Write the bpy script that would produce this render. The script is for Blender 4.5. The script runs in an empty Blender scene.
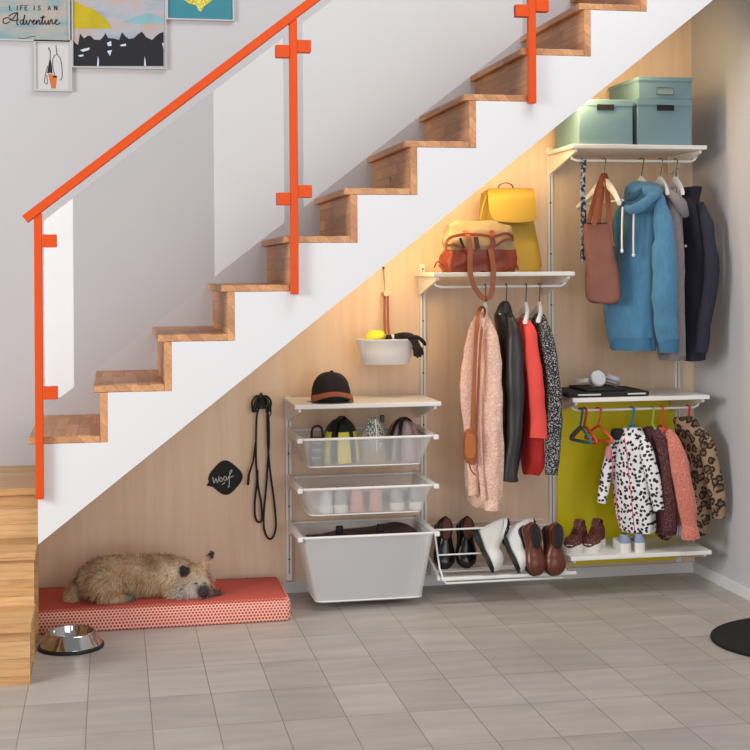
import bpy, bmesh, math, random
from mathutils import Vector, Matrix, noise
random.seed(7)
PI = math.pi
scene = bpy.context.scene
COL = scene.collection
# ------------------------------------------------------------------ camera model (from the photograph's perspective)
F, CY, YAW, ROLL = 1365.43, 270.33, 0.19022, -0.006454
CAM = Vector((-0.748, -5.920, 1.4005))
_r = Vector((math.cos(YAW), -math.sin(YAW), 0)); FWD = Vector((math.sin(YAW), math.cos(YAW), 0)); _u = Vector((0, 0, 1))
RGT = math.cos(ROLL) * _r + math.sin(ROLL) * _u
UPV = math.cos(ROLL) * _u - math.sin(ROLL) * _r
def ray(u, v): return FWD + RGT * ((u - 375) / F) + UPV * ((CY - v) / F)
def P(u, v, y):                       # the point at depth y seen in direction (u, v)
    d = ray(u, v); return CAM + d * ((y - CAM.y) / d.y)
def PZ(u, v, z):
    d = ray(u, v); return CAM + d * ((z - CAM.z) / d.z)
def pxm(y): return (y - CAM.y) * 0.985 / F   # metres per pixel near depth y
# ------------------------------------------------------------------ mesh builder
ORG = {}
class MB:
    def __init__(s): s.v = []; s.f = []; s.mi = []; s.cur = 0
    def add(s, vs, fs):
        o = len(s.v); s.v += [Vector(p) for p in vs]
        for f in fs: s.f.append(tuple(i + o for i in f)); s.mi.append(s.cur)
        return s
    def xf(s, M, start=0):
        for i in range(start, len(s.v)): s.v[i] = M @ s.v[i]
        return s
    def box(s, a, b):
        (x0, y0, z0), (x1, y1, z1) = a, b
        return s.add([(x0,y0,z0),(x1,y0,z0),(x1,y1,z0),(x0,y1,z0),(x0,y0,z1),(x1,y0,z1),(x1,y1,z1),(x0,y1,z1)],
              [(0,3,2,1),(4,5,6,7),(0,1,5,4),(1,2,6,5),(2,3,7,6),(3,0,4,7)])
    def cbox(s, c, d): return s.box([c[i]-d[i]/2 for i in range(3)], [c[i]+d[i]/2 for i in range(3)])
    def prism(s, poly, axis, a, b):   # polygon in the plane across axis, from a to b
        n = len(poly)
        def m(p, t):
            if axis == 'y': return (p[0], t, p[1])
            if axis == 'x': return (t, p[0], p[1])
            return (p[0], p[1], t)
        vs = [m(p, a) for p in poly] + [m(p, b) for p in poly]
        fs = [tuple(range(n)), tuple(range(2*n-1, n-1, -1))] + [(i, i+n, (i+1) % n + n, (i+1) % n) for i in range(n)]
        return s.add(vs, fs)
    def rings(s, rs, cap0=True, cap1=True, closed=False):
        n = len(rs[0]); vs = [p for r in rs for p in r]; fs = []
        m = len(rs)
        for k in range(m if closed else m-1):
            k2 = (k+1) % m
            for i in range(n):
                j = (i+1) % n
                fs.append((k*n+i, k*n+j, k2*n+j, k2*n+i))
        if not closed:
            if cap0: vs.append(sum((Vector(p) for p in rs[0]), Vector())/n); c = len(vs)-1; fs += [(c, (i+1) % n, i) for i in range(n)]
            if cap1: vs.append(sum((Vector(p) for p in rs[-1]), Vector())/n); c = len(vs)-1; o = (m-1)*n; fs += [(c, o+i, o+(i+1) % n) for i in range(n)]
        return s.add(vs, fs)
    def tube(s, pts, r, n=8, closed=False, flat=1.0, up=None, caps=True):
        pts = [Vector(p) for p in pts]; m = len(pts); rs = []
        rr = r if isinstance(r, (list, tuple)) else [r]*m
        ref = None
        for i in range(m):
            if closed: t = pts[(i+1) % m] - pts[i-1]
            else: t = pts[min(i+1, m-1)] - pts[max(i-1, 0)]
            if t.length < 1e-9: t = Vector((0,0,1))
            t.normalize()
            if up is not None: a = Vector(up) - t*t.dot(Vector(up))
            elif ref is None:
                a = Vector((0,0,1)) if abs(t.z) < .8 else Vector((1,0,0)); a = a - t*t.dot(a)
            else: a = ref - t*t.dot(ref)
            if a.length < 1e-6: a = t.orthogonal()
            a.normalize(); ref = a; b = t.cross(a)
            rs.append([pts[i] + a*(math.cos(2*PI*k/n)*rr[i]*flat) + b*(math.sin(2*PI*k/n)*rr[i]) for k in range(n)])
        return s.rings(rs, caps, caps, closed)
    def lathe(s, prof, c, n=32, cap0=False, cap1=False):
        c = Vector(c)
        rs = [[c + Vector((r*math.cos(2*PI*k/n), r*math.sin(2*PI*k/n), z)) for k in range(n)] for r, z in prof]
        return s.rings(rs, cap0, cap1)
    def ball(s, c, rad, M=None, n=16, m=10):
        c = Vector(c); rad = (rad,)*3 if not isinstance(rad, (tuple, list)) else rad
        rs = []
        for i in range(1, m):
            a = PI*i/m
            rs.append([Vector((rad[0]*math.sin(a)*math.cos(2*PI*k/n), rad[1]*math.sin(a)*math.sin(2*PI*k/n), -rad[2]*math.cos(a))) for k in range(n)])
        if M is not None: rs = [[M @ p for p in r] for r in rs]
        return s.rings([[c+p for p in r] for r in rs])
    def ribbon(s, pts, w, side, th=.003):   # a strap: flat band of width w (along 'side') following pts
        pts = [Vector(p) for p in pts]; m = len(pts); rs = []
        for i in range(m):
            t = (pts[min(i+1, m-1)] - pts[max(i-1, 0)]).normalized()
            a = Vector(side); a = (a - t*t.dot(a)).normalized(); b = t.cross(a)*th/2; ww = (w[i] if isinstance(w, list) else w)/2
            rs.append([pts[i]-a*ww-b, pts[i]+a*ww-b, pts[i]+a*ww+b, pts[i]-a*ww+b])
        return s.rings(rs)
    def build(s, name, mats, parent=None, smooth=True, bevel=0, seg=2, angle=40, loc=None, subsurf=0):
        org = ORG.get(parent.name, Vector()) if parent else (Vector(loc) if loc is not None else Vector())
        me = bpy.data.meshes.new(name)
        me.from_pydata([tuple(p-org) for p in s.v], [], s.f)
        if not isinstance(mats, (list, tuple)): mats = [mats]
        for m in mats: me.materials.append(m)
        if len(mats) > 1: me.polygons.foreach_set('material_index', s.mi)
        bm = bmesh.new(); bm.from_mesh(me); bmesh.ops.recalc_face_normals(bm, faces=bm.faces); bm.to_mesh(me); bm.free()
        if smooth:
            me.polygons.foreach_set('use_smooth', [True]*len(me.polygons))
            me.set_sharp_from_angle(angle=math.radians(angle))
        o = bpy.data.objects.new(name, me); COL.objects.link(o)
        if parent: o.parent = parent; ORG[o.name] = org
        else: o.location = org; ORG[o.name] = org
        if bevel:
            b = o.modifiers.new('Bevel', 'BEVEL'); b.width = bevel; b.segments = seg; b.limit_method = 'ANGLE'; b.angle_limit = math.radians(40)
        if subsurf:
            b = o.modifiers.new('Subdivision', 'SUBSURF'); b.levels = subsurf; b.render_levels = subsurf
        return o
def tag(o, label=None, cat=None, group=None, kind=None):
    if label: o['label'] = label
    if cat: o['category'] = cat
    if group: o['group'] = group
    if kind: o['kind'] = kind
    return o
def thing(name, loc, label, cat, group=None):
    o = bpy.data.objects.new(name, None); COL.objects.link(o); o.location = loc; o.empty_display_size = .05
    ORG[o.name] = Vector(loc); return tag(o, label, cat, group)
def kids(o): return [c for c in bpy.data.objects if c.parent == o]
def copy_tree(o, label, loc=None, rotz=None):
    ch = {}
    for c in bpy.data.objects:
        if c.parent: ch.setdefault(c.parent.name, []).append(c)
    def rec(a, par):
        c = a.copy(); COL.objects.link(c); c.parent = par
        for k in ch.get(a.name, []): rec(k, c)
        return c
    r = rec(o, None); r['label'] = label
    if loc is not None: r.location = loc
    if rotz is not None: r.rotation_euler.z = rotz
    return r
def cat_rom(pts, m):
    pts = [tuple(p) for p in pts]; n = len(pts); out = []
    for k in range(m):
        t = k*(n-1)/(m-1); i = min(int(t), n-2); f = t-i
        p0, p1, p2, p3 = pts[max(i-1, 0)], pts[i], pts[i+1], pts[min(i+2, n-1)]
        out.append(tuple(.5*((2*b)+(-a+c)*f+(2*a-5*b+4*c-d)*f*f+(-a+3*b-3*c+d)*f**3) for a, b, c, d in zip(p0, p1, p2, p3)))
    return out
def wrinkle(o, amp, fr, seed=0):       # cloth folds: displace along normals with stretched noise
    me = o.data; nn = [v.normal.copy() for v in me.vertices]
    for v, n in zip(me.vertices, nn):
        q = Vector((v.co.x*fr[0]+seed*3.1, v.co.y*fr[1]+seed*1.7, v.co.z*fr[2]-seed))
        v.co += n*amp*(noise.noise(q)+.5*noise.noise(q*2.1))
    me.update(); return o
def rough_up(o, amp, scale, seed=0):   # pile / boucle surface
    me = o.data; nn = [v.normal.copy() for v in me.vertices]
    for v, n in zip(me.vertices, nn):
        d = noise.voronoi(v.co*scale)[0][0]
        v.co += n*amp*(.6-d)
    me.update(); return o
# ------------------------------------------------------------------ materials
def lin(c): return tuple(((x/255)/12.92 if x/255 <= .04045 else ((x/255+.055)/1.055)**2.4) for x in c) + (1,)
class NT:
    def __init__(s, name):
        s.m = bpy.data.materials.new(name); s.m.use_nodes = True; s.t = s.m.node_tree; s.b = s.t.nodes['Principled BSDF']; s.out = s.t.nodes['Material Output']
        s.tc = None
    def n(s, typ, **kw):
        x = s.t.nodes.new(typ)
        for k, v in kw.items():
            if k.startswith('i_'):
                key = k[2:]; x.inputs[int(key) if key.isdigit() else key].default_value = v
            else: setattr(x, k, v)
        return x
    def l(s, a, b): s.t.links.new(a, b)
    def co(s, scale=(1,1,1), loc=(0,0,0), rot=(0,0,0)):
        if s.tc is None: s.tc = s.n('ShaderNodeTexCoord')
        m = s.n('ShaderNodeMapping'); m.inputs['Scale'].default_value = scale; m.inputs['Location'].default_value = loc; m.inputs['Rotation'].default_value = rot
        s.l(s.tc.outputs['Object'], m.inputs['Vector']); return m.outputs['Vector']
    def math(s, op, a, b=None):
        x = s.n('ShaderNodeMath', operation=op)
        for i, q in enumerate((a, b)):
            if q is None: continue
            if isinstance(q, (int, float)): x.inputs[i].default_value = q
            else: s.l(q, x.inputs[i])
        return x.outputs[0]
    def mix(s, fac, a, b, blend='MIX'):
        x = s.n('ShaderNodeMix', data_type='RGBA', blend_type=blend)
        if isinstance(fac, (int, float)): x.inputs[0].default_value = fac
        else: s.l(fac, x.inputs[0])
        for i, q in ((6, a), (7, b)):
            if isinstance(q, tuple): x.inputs[i].default_value = q
            else: s.l(q, x.inputs[i])
        return x.outputs[2]
    def ramp(s, fac, stops, interp='LINEAR'):
        x = s.n('ShaderNodeValToRGB'); x.color_ramp.interpolation = interp; e = x.color_ramp.elements
        while len(e) < len(stops): e.new(.5)
        for q, (p, c) in zip(e, stops): q.position = p; q.color = c if len(c) == 4 else lin(c)
        s.l(fac, x.inputs[0]); return x.outputs[0]
    def bump(s, h, strength, dist=.002):
        x = s.n('ShaderNodeBump'); x.inputs['Strength'].default_value = strength; x.inputs['Distance'].default_value = dist
        s.l(h, x.inputs['Height']); s.l(x.outputs[0], s.b.inputs['Normal'])
    def set(s, col=None, rough=None, metal=None, spec=None, sheen=None):
        if col is not None:
            if isinstance(col, tuple): s.b.inputs['Base Color'].default_value = col
            else: s.l(col, s.b.inputs['Base Color'])
        if rough is not None: s.b.inputs['Roughness'].default_value = rough
        if metal is not None: s.b.inputs['Metallic'].default_value = metal
        if spec is not None: s.b.inputs['Specular IOR Level'].default_value = spec
        if sheen is not None: s.b.inputs['Sheen Weight'].default_value = sheen
        return s
W1 = (1,1,1,1); K1 = (0,0,0,1)
def mat(name, c, rough=.6, metal=0, var=.0, vs=10, st=(1,1,1), bump=0, bs=200, bst=(1,1,1), vor=False, spec=None, sheen=None, bd=.002):
    t = NT(name); col = lin(c)
    if var:
        nz = t.n('ShaderNodeTexNoise', i_Scale=vs, i_Detail=4.0); t.l(t.co(st), nz.inputs['Vector'])
        col = t.mix(nz.outputs[0], lin(tuple(max(0, x*(1-var)) for x in c)), lin(tuple(min(255, x*(1+var)) for x in c)))
    t.set(col, rough, metal, spec, sheen)
    if bump:
        if vor: nz = t.n('ShaderNodeTexVoronoi', i_Scale=bs); t.l(t.co(bst), nz.inputs['Vector']); t.bump(nz.outputs[0], bump, bd)
        else: nz = t.n('ShaderNodeTexNoise', i_Scale=bs, i_Detail=3.0); t.l(t.co(bst), nz.inputs['Vector']); t.bump(nz.outputs[0], bump, bd)
    return t.m
def wood(name, cA, cB, along, rough=.45, stave=.045, length=.4):
    # glued staves: running along one axis, stacked along the other two
    t = NT(name); tc = t.n('ShaderNodeTexCoord'); sp = t.n('ShaderNodeSeparateXYZ'); t.l(tc.outputs['Object'], sp.inputs[0])
    X, Y, Z = sp.outputs
    if along == 'y': a, b = Y, t.math('ADD', X, Z)
    else: a, b = X, t.math('ADD', Y, Z)
    cb = t.n('ShaderNodeCombineXYZ'); t.l(a, cb.inputs[0]); t.l(b, cb.inputs[1])
    br = t.n('ShaderNodeTexBrick', offset=.37, i_Scale=1.0); br.inputs['Brick Width'].default_value = length; br.inputs['Row Height'].default_value = stave
    br.inputs['Mortar Size'].default_value = .0007; br.inputs['Mortar Smooth'].default_value = .3
    br.inputs['Color1'].default_value = lin(cA); br.inputs['Color2'].default_value = lin(cB); br.inputs['Mortar'].default_value = lin(tuple(x*.6 for x in cA))
    t.l(cb.outputs[0], br.inputs['Vector'])
    nz = t.n('ShaderNodeTexNoise', i_Scale=1.0, i_Detail=5.0, i_Distortion=1.2)
    t.l(t.co((70, 5, 70) if along == 'y' else (5, 70, 70)), nz.inputs['Vector'])
    g = t.ramp(nz.outputs[0], [(.3, (150,150,150)), (.6, (255,255,255))])
    c = t.mix(.38, br.outputs[0], g, 'MULTIPLY')
    vo = t.n('ShaderNodeTexVoronoi', i_Scale=4.3); t.l(t.co((1,1,1)), vo.inputs['Vector'])
    k = t.ramp(vo.outputs[0], [(.045, (70,42,28)), (.075, (255,255,255))])
    c = t.mix(.8, c, k, 'MULTIPLY')
    t.set(c, rough); t.bump(nz.outputs[0], .08); return t.m
def spots(name, bg, fg, scale, thr, rough=.6, jitter=1.0):
    t = NT(name); vo = t.n('ShaderNodeTexVoronoi', i_Scale=scale, i_Randomness=jitter); nz = t.n('ShaderNodeTexNoise', i_Scale=scale*.8)
    co = t.co(); t.l(co, nz.inputs['Vector'])
    sp = t.n('ShaderNodeSeparateXYZ'); t.l(t.mix(.018, co, nz.outputs[1], 'ADD'), sp.inputs[0]); cb = t.n('ShaderNodeCombineXYZ')
    t.l(t.math('MULTIPLY', t.math('SUBTRACT', sp.outputs[0], sp.outputs[1]), .8), cb.inputs[0]); t.l(sp.outputs[2], cb.inputs[1]); t.l(cb.outputs[0], vo.inputs['Vector']); vo.voronoi_dimensions = '2D'
    t.set(t.ramp(vo.outputs[0], [(thr, fg), (thr+.03, bg)]), rough); return t.m
def speckle(name, a, b, scale, lo=.45, hi=.55, rough=.85, bump=.4):
    t = NT(name); nz = t.n('ShaderNodeTexNoise', i_Scale=scale, i_Detail=2.0); t.l(t.co(), nz.inputs['Vector'])
    t.set(t.ramp(nz.outputs[0], [(lo, a), (hi, b)]), rough); t.bump(nz.outputs[0], bump); return t.m
def pile(name, a, b, scale, rough=.95):   # looped / teddy fleece
    t = NT(name); vo = t.n('ShaderNodeTexVoronoi', i_Scale=scale); t.l(t.co(), vo.inputs['Vector'])
    t.set(t.ramp(vo.outputs[0], [(.15, a), (.75, b)]), rough, sheen=.3); t.bump(t.math('MULTIPLY', vo.outputs[0], -1.0), .6, .006); return t.m
MAT = {}
def mk():
    M = MAT
    M['wall'] = mat('wall_paint', (192,190,193), .85, var=.01, vs=3)
    M['wall_r'] = mat('right_wall_paint', (200,198,203), .85, var=.01, vs=3)
    M['white'] = mat('white_paint', (226,226,228), .5)
    M['soffit'] = mat('soffit_paint', (236,232,226), .7)
    M['metal_w'] = mat('white_powder_coat', (238,237,234), .4)
    M['slot'] = mat('rail_slot_grey', (150,148,145), .6)
    M['screw'] = mat('dark_screw', (45,42,40), .5)
    M['board'] = mat('white_shelf_board', (236,234,230), .45)
    M['orange'] = mat('orange_lacquer', (218,78,16), .45, spec=.25)
    M['red'] = mat('red_leather', (150,60,35), .5)
    M['black'] = mat('black_cloth', (22,21,23), .75)
    M['blackp'] = mat('black_plastic', (18,17,18), .35)
    M['steel'] = mat('brushed_steel', (200,198,196), .12, 1)
    M['hook'] = mat('hanger_steel', (120,115,110), .3, 1)
    M['hang_w'] = mat('white_hanger', (238,236,232), .4)
    M['tan'] = mat('tan_leather', (156,84,42), .45, var=.12, vs=14)
    M['cream'] = mat('cream_canvas', (160,140,106), .85, var=.06, vs=30, bump=.3, bs=400)
    M['yellowp'] = mat('chartreuse_panel', (246,230,10), .4)
    M['box'] = mat('blue_green_card', (122,156,168), .7, var=.02, vs=5)
    M['rug'] = mat('black_coir', (16,16,17), .95, bump=1, bs=260, bd=.006)
    M['stair'] = wood('oiled_oak_staves', (226,166,114), (190,130,84), 'y')
    M['step'] = wood('honey_oak_staves', (226,182,128), (208,158,104), 'x', stave=.06, length=.7)
    # plywood sheet
    t = NT('birch_plywood'); nz = t.n('ShaderNodeTexNoise', i_Scale=1.0, i_Detail=5.0, i_Distortion=.6); t.l(t.co((22,22,1.6)), nz.inputs['Vector'])
    n2 = t.n('ShaderNodeTexNoise', i_Scale=2.2, i_Detail=2.0); t.l(t.co(), n2.inputs['Vector'])
    c = t.ramp(nz.outputs[0], [(.3, (230,200,170)), (.7, (240,217,192))])
    c = t.mix(t.math('MULTIPLY', n2.outputs[0], .35), c, lin((222,186,158)))
    t.set(c, .55); M['ply'] = t.m
    # tiles
    t = NT('grey_floor_tiles'); tc = t.n('ShaderNodeTexCoord'); mp = t.n('ShaderNodeMapping'); mp.inputs['Location'].default_value = (.635, 1.05, 0)
    t.l(tc.outputs['Object'], mp.inputs['Vector'])
    br = t.n('ShaderNodeTexBrick', offset=0.0, squash=1.0, i_Scale=1.0); br.inputs['Brick Width'].default_value = .2; br.inputs['Row Height'].default_value = .32
    br.inputs['Mortar Size'].default_value = .0016; br.inputs['Mortar Smooth'].default_value = .2
    br.inputs['Color1'].default_value = lin((196,189,182)); br.inputs['Color2'].default_value = lin((180,173,166)); br.inputs['Mortar'].default_value = lin((136,128,121))
    t.l(mp.outputs[0], br.inputs['Vector'])
    nz = t.n('ShaderNodeTexNoise', i_Scale=1.0, i_Detail=4.0); t.l(t.co((3,14,1)), nz.inputs['Vector'])
    c = t.mix(.5, br.outputs[0], t.ramp(nz.outputs[0], [(.3, (205,205,205)), (.7, (255,255,255))]), 'MULTIPLY')
    t.set(c, .42); t.bump(t.math('MULTIPLY', br.outputs[1], -1.0), .4, .002); M['tile'] = t.m; M['tile_map'] = mp
    # fine steel mesh: part open, part painted wire
    for nm_, key_, mixf in (('white_wire_mesh', 'mesh', .36), ('dense_white_wire_mesh', 'mesh_d', .55)):
        t = NT(nm_); tr = t.n('ShaderNodeBsdfTransparent'); mx = t.n('ShaderNodeMixShader', i_0=mixf)
        t.set(lin((244,244,244)), .5); t.l(tr.outputs[0], mx.inputs[1]); t.l(t.b.outputs[0], mx.inputs[2]); t.l(mx.outputs[0], t.out.inputs[0]); M[key_] = t.m
    # thin glass
    t = NT('balustrade_glass'); tr = t.n('ShaderNodeBsdfTransparent'); gl = t.n('ShaderNodeBsdfGlossy', i_Roughness=0.0); fr = t.n('ShaderNodeFresnel', i_IOR=1.5)
    tr.inputs[0].default_value = (.985,.99,.985,1); mx = t.n('ShaderNodeMixShader'); t.l(fr.outputs[0], mx.inputs[0]); t.l(tr.outputs[0], mx.inputs[1]); t.l(gl.outputs[0], mx.inputs[2]); t.l(mx.outputs[0], t.out.inputs[0]); M['glass'] = t.m
    # dog cushion: hexagon dots
    def dots(name, bg, fg, per, rad, soft, bgmix=1.0):
        t = NT(name); tc = t.n('ShaderNodeTexCoord'); sp = t.n('ShaderNodeSeparateXYZ'); t.l(tc.outputs['Object'], sp.inputs[0])
        a = t.math('DIVIDE', sp.outputs[0], per); b = t.math('DIVIDE', t.math('ADD', sp.outputs[1], sp.outputs[2]), per*.866*2)
        def d(oa, ob):
            fa = t.math('SUBTRACT', t.math('FRACT', t.math('ADD', a, oa)), .5); fb = t.math('MULTIPLY', t.math('SUBTRACT', t.math('FRACT', t.math('ADD', b, ob)), .5), 1.732)
            return t.math('SQRT', t.math('ADD', t.math('MULTIPLY', fa, fa), t.math('MULTIPLY', fb, fb)))
        m = t.math('MINIMUM', d(0.0, 0.0), d(.5, .5))
        t.set(t.ramp(m, [(rad, fg), (rad+soft, bg)]), .85); return t.m
    M['dots'] = dots('coral_dotted_cotton', (243,196,176), (196,62,50), .0135, .30, .1)
    M['dots_top'] = dots('coral_cotton_top', (214,112,98), (198,66,56), .0135, .34, .1)
    M['y_leather'] = mat('yellow_leather', (184,150,50), .5, var=.04, vs=9)
    M['b_leather'] = mat('russet_leather', (132,52,26), .42, var=.2, vs=12)
    M['tote'] = mat('brown_waxed_canvas', (132,84,72), .7, var=.1, vs=14)
    M['tote_strap'] = mat('cognac_strap', (136,70,42), .5, var=.1, vs=20)
    M['hood_b'] = mat('blue_sweatshirt', (72,124,158), .9, var=.12, vs=60, st=(1,1,.4), sheen=.2)
    M['hood_g'] = mat('grey_sweatshirt', (128,120,124), .9, var=.1, vs=60, sheen=.2)
    M['navy'] = mat('navy_cotton', (34,34,50), .8, var=.1, vs=20)
    M['leather'] = mat('black_leather', (38,34,36), .38, var=.15, vs=30, bump=.3, bs=90)
    M['coral'] = mat('coral_wool', (232,78,68), .8, var=.04, vs=20)
    M['redw'] = mat('red_wool', (214,52,48), .8, var=.05, vs=20)
    M['tweed'] = speckle('black_white_tweed', (24,24,28), (190,188,186), 210, .54, .62)
    M['peach'] = pile('peach_teddy_fleece', (228,176,152), (242,206,188), 120)
    M['terra'] = pile('terracotta_teddy_fleece', (190,98,82), (224,142,124), 170)
    M['maroon'] = speckle('maroon_boucle', (66,30,34), (136,82,84), 190, .5, .68)
    M['dalm'] = spots('dalmatian_print', (236,234,236), (24,24,30), 50, .31, jitter=.85)
    # leopard: broken dark rings around brown centres
    t = NT('leopard_print'); co = t.co(); nz = t.n('ShaderNodeTexNoise', i_Scale=24.0); t.l(co, nz.inputs['Vector'])
    vo = t.n('ShaderNodeTexVoronoi', i_Scale=27.0, voronoi_dimensions='2D'); sp = t.n('ShaderNodeSeparateXYZ'); t.l(t.mix(.03, co, nz.outputs[1], 'ADD'), sp.inputs[0]); cb = t.n('ShaderNodeCombineXYZ')
    t.l(t.math('SUBTRACT', sp.outputs[0], sp.outputs[1]), cb.inputs[0]); t.l(sp.outputs[2], cb.inputs[1]); t.l(cb.outputs[0], vo.inputs['Vector'])
    n2 = t.n('ShaderNodeTexNoise', i_Scale=40.0); t.l(co, n2.inputs['Vector'])
    c = t.ramp(vo.outputs[0], [(.20, (112,84,60)), (.24, (40,30,27)), (.45, (40,30,27)), (.50, (158,130,104))])
    c = t.mix(t.ramp(n2.outputs[0], [(.60, K1), (.64, W1)]), c, lin((158,130,104)))
    t.set(c, .9); M['leop'] = t.m
    M['lining'] = mat('dark_lining_and_hollow_shade', (30,26,30), .8)  # dark lining cloth, also the painted shade of shoe openings and tote mouth
    M['shoe_blk'] = mat('polished_black_leather', (20,16,16), .2)
    M['shoe_brd'] = mat('burgundy_lining', (92,40,34), .6)
    M['shoe_wht'] = mat('white_leather', (226,224,220), .5)
    M['shoe_brn'] = mat('chestnut_leather', (96,46,28), .3, var=.25, vs=12)
    M['rubber_k'] = mat('black_rubber', (24,22,22), .6)
    M['rubber_w'] = mat('white_rubber', (228,224,216), .6)
    M['shoe_mar'] = speckle('maroon_glitter_leather', (84,34,28), (170,120,100), 190, .58, .68, .6)
    M['shoe_blu'] = mat('pale_blue_canvas', (142,158,182), .8)
    M['shoe_gry'] = speckle('grey_glitter_canvas', (120,122,122), (206,206,204), 260, .45, .6, .7)
    M['shoe_gw'] = mat('grey_white_trainer', (196,198,198), .6, var=.2, vs=50)
    M['shoe_pnk'] = mat('dusty_pink_suede', (206,146,138), .8, var=.06, vs=30)
mk()
M = MAT
# ================================================================== THE ROOM
XR = 1.885                       # right wall
def struct(name, mb, m, **k): return tag(mb.build(name, m, smooth=False, **k), kind='structure')
struct('floor', MB().box((-5, -9, -.1), (XR+.12, .12, 0)), M['tile'])
struct('wall_back', MB().box((-5, 0, 0), (XR+.12, .12, 3.6)), M['wall'])
struct('wall_right', MB().box((XR, -4.0, 0), (XR+.12, 0, 3.6)), M['wall_r'])
# plywood lining of the space below the stairs
SB = lambda x: .405 + .7815*(x+1.02)          # underside line of the stringer
struct('trim_1', MB().prism([(-1.0755, .0), (XR, .0), (XR, SB(XR)+.05), (-1.0755, .41)], 'y', -.008, 0), M['ply'])
struct('baseboard_back', MB().box((-.03, -.022, 0), (XR, -.008, .048)), M['white'], bevel=.002)
struct('baseboard_right', MB().box((XR-.014, -4.0, 0), (XR, -.022, .048)), M['white'], bevel=.002)
# yellow-green sheet fixed on the plywood
y = thing('wall_panel', (1.5, -.011, .06), 'glossy chartreuse yellow sheet on the plywood behind the children\'s coats', 'panel')
MB().box((1.222, -.014, .062), (1.79, -.008, .815)).build('sheet', M['yellowp'], y, smooth=False, bevel=.001)
# ================================================================== STAIRCASE
YF = -.78
st = thing('staircase', (-1.02, YF, 0.40), 'white straight staircase with brown oiled oak treads and risers climbing to the right', 'staircase')
XRS = [-1.003+.2355*k for k in range(13)]      # right faces of the risers, XRS[0] is the left end
ZB = [.772+.1836*k for k in range(13)]
poly = [(-1.02, .405), (XR-.004, SB(XR-.004))]
top = []
for n in range(12):
    x0 = -1.02 if n == 0 else XRS[n]
    x1 = min(XRS[n+1], XR-.004)
    top += [(x0, ZB[n]), (x1, ZB[n])]
poly = [(-1.02, .405), (XR-.004, SB(XR-.004))] + top[::-1]
MB().prism(poly, 'y', YF, YF+.05).build('stringer', M['white'], st, smooth=False)
MB().prism([(-1.0, SB(-1.0)+.012), (XR-.004, SB(XR)+.012), (XR-.004, SB(XR)+.04), (-1.0, SB(-1.0)+.04)], 'y', YF+.05, -.009).build('soffit', M['soffit'], st, smooth=False)
for n in range(12):
    x0 = (-1.053 if n == 0 else XRS[n]-.05); x1 = min(XRS[n+1]-.027, XR-.004)
    MB().box((x0, YF-.001, ZB[n]), (x1, -.001, ZB[n]+.026)).build('tread', M['stair'], st, smooth=False, bevel=.003)
    if n < 11 and XRS[n+1] < XR:
        MB().box((XRS[n+1]-.027, YF-.0015, ZB[n]), (XRS[n+1], -.001, ZB[n+1])).build('riser', M['stair'], st, smooth=False, bevel=.002)
# lower flight: three steps up to the landing
ls = thing('landing_steps', (-1.4, -.87, 0), 'honey oak block steps leading up to the landing at far left', 'steps')
XS = -1.03
for k, (ya, yb, zt) in enumerate(((-1.14, -.87, .21), (-.87, -.60, .40), (-.60, -.001, .59))):
    MB().box((-2.6, ya, 0 if k == 0 else .001), (XS, ya+.028, zt-.028)).build('step_riser', M['step'], ls, smooth=False)
    MB().box((-2.6, ya+.028, 0 if k == 0 else .001), (XS-.046, yb, zt-.028)).build('step_block', M['step'], ls, smooth=False)
    MB().box((-2.6, ya-.022, zt-.028), (XS+.006, yb if k == 2 else yb-.001, zt)).build('step_tread', M['step'], ls, smooth=False, bevel=.003)
# ---------------- railing
rl = thing('stair_railing', (-1.012, -.80, .575), 'orange steel handrail on three posts with clear glass panels along the stairs', 'railing')
RZ = lambda x: 1.612+.7805*(x+1.035)
A, B = Vector((-1.058, -.80, RZ(-1.058))), Vector((1.45, -.80, RZ(1.45)))
d = (B-A).normalized(); nn = Vector((-d.z, 0, d.x))
mb = MB(); c = [A-nn*.016, A+nn*.016, B+nn*.016, B-nn*.016]
mb.prism([(p.x, p.z) for p in c], 'y', -.82, -.78); mb.build('handrail', M['orange'], rl, smooth=False, bevel=.003)
GY = -.800
for px_, zb, side, cl in ((-1.012, .575, 0, [(1, 241), (1, 393)]), (-.072, 1.312, 0, [(-1, 52), (-1, 199), (1, 46.5), (1, 191.5)]), (.866, 2.048, 0, [(-1, 11.5), (1, 6)])):
    w = .0145
    p = MB().box((px_-w, -.815, zb), (px_+w, -.785, RZ(px_)-.014)).build('post', M['orange'], rl, smooth=False, bevel=.002)
    for s, v in cl:
        uu = {-1.012: 40, -.072: 294.5, .866: 533}[px_]
        z = P(uu, v, -.80).z; x0 = px_+s*w; x1 = px_+s*(w+.052)
        MB().box((min(x0, x1), -.818, z-.0235), (max(x0, x1), -.782, z+.0235)).build('glass_clamp', M['orange'], p, smooth=False, bevel=.002)
gb = lambda x: P(47, 408, GY).z + .775*(x-P(47, 408, GY).x)
gt = lambda x: RZ(x)-.055
for xa, xb in ((-.992, -.108), (-.036, .833), (.90, 1.45)):
    MB().prism([(xa, gb(xa)), (xb, gb(xb)), (xb, gt(xb)), (xa, gt(xa))], 'y', GY-.004, GY+.004).build('glass_panel', M['glass'], rl, smooth=False)
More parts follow.
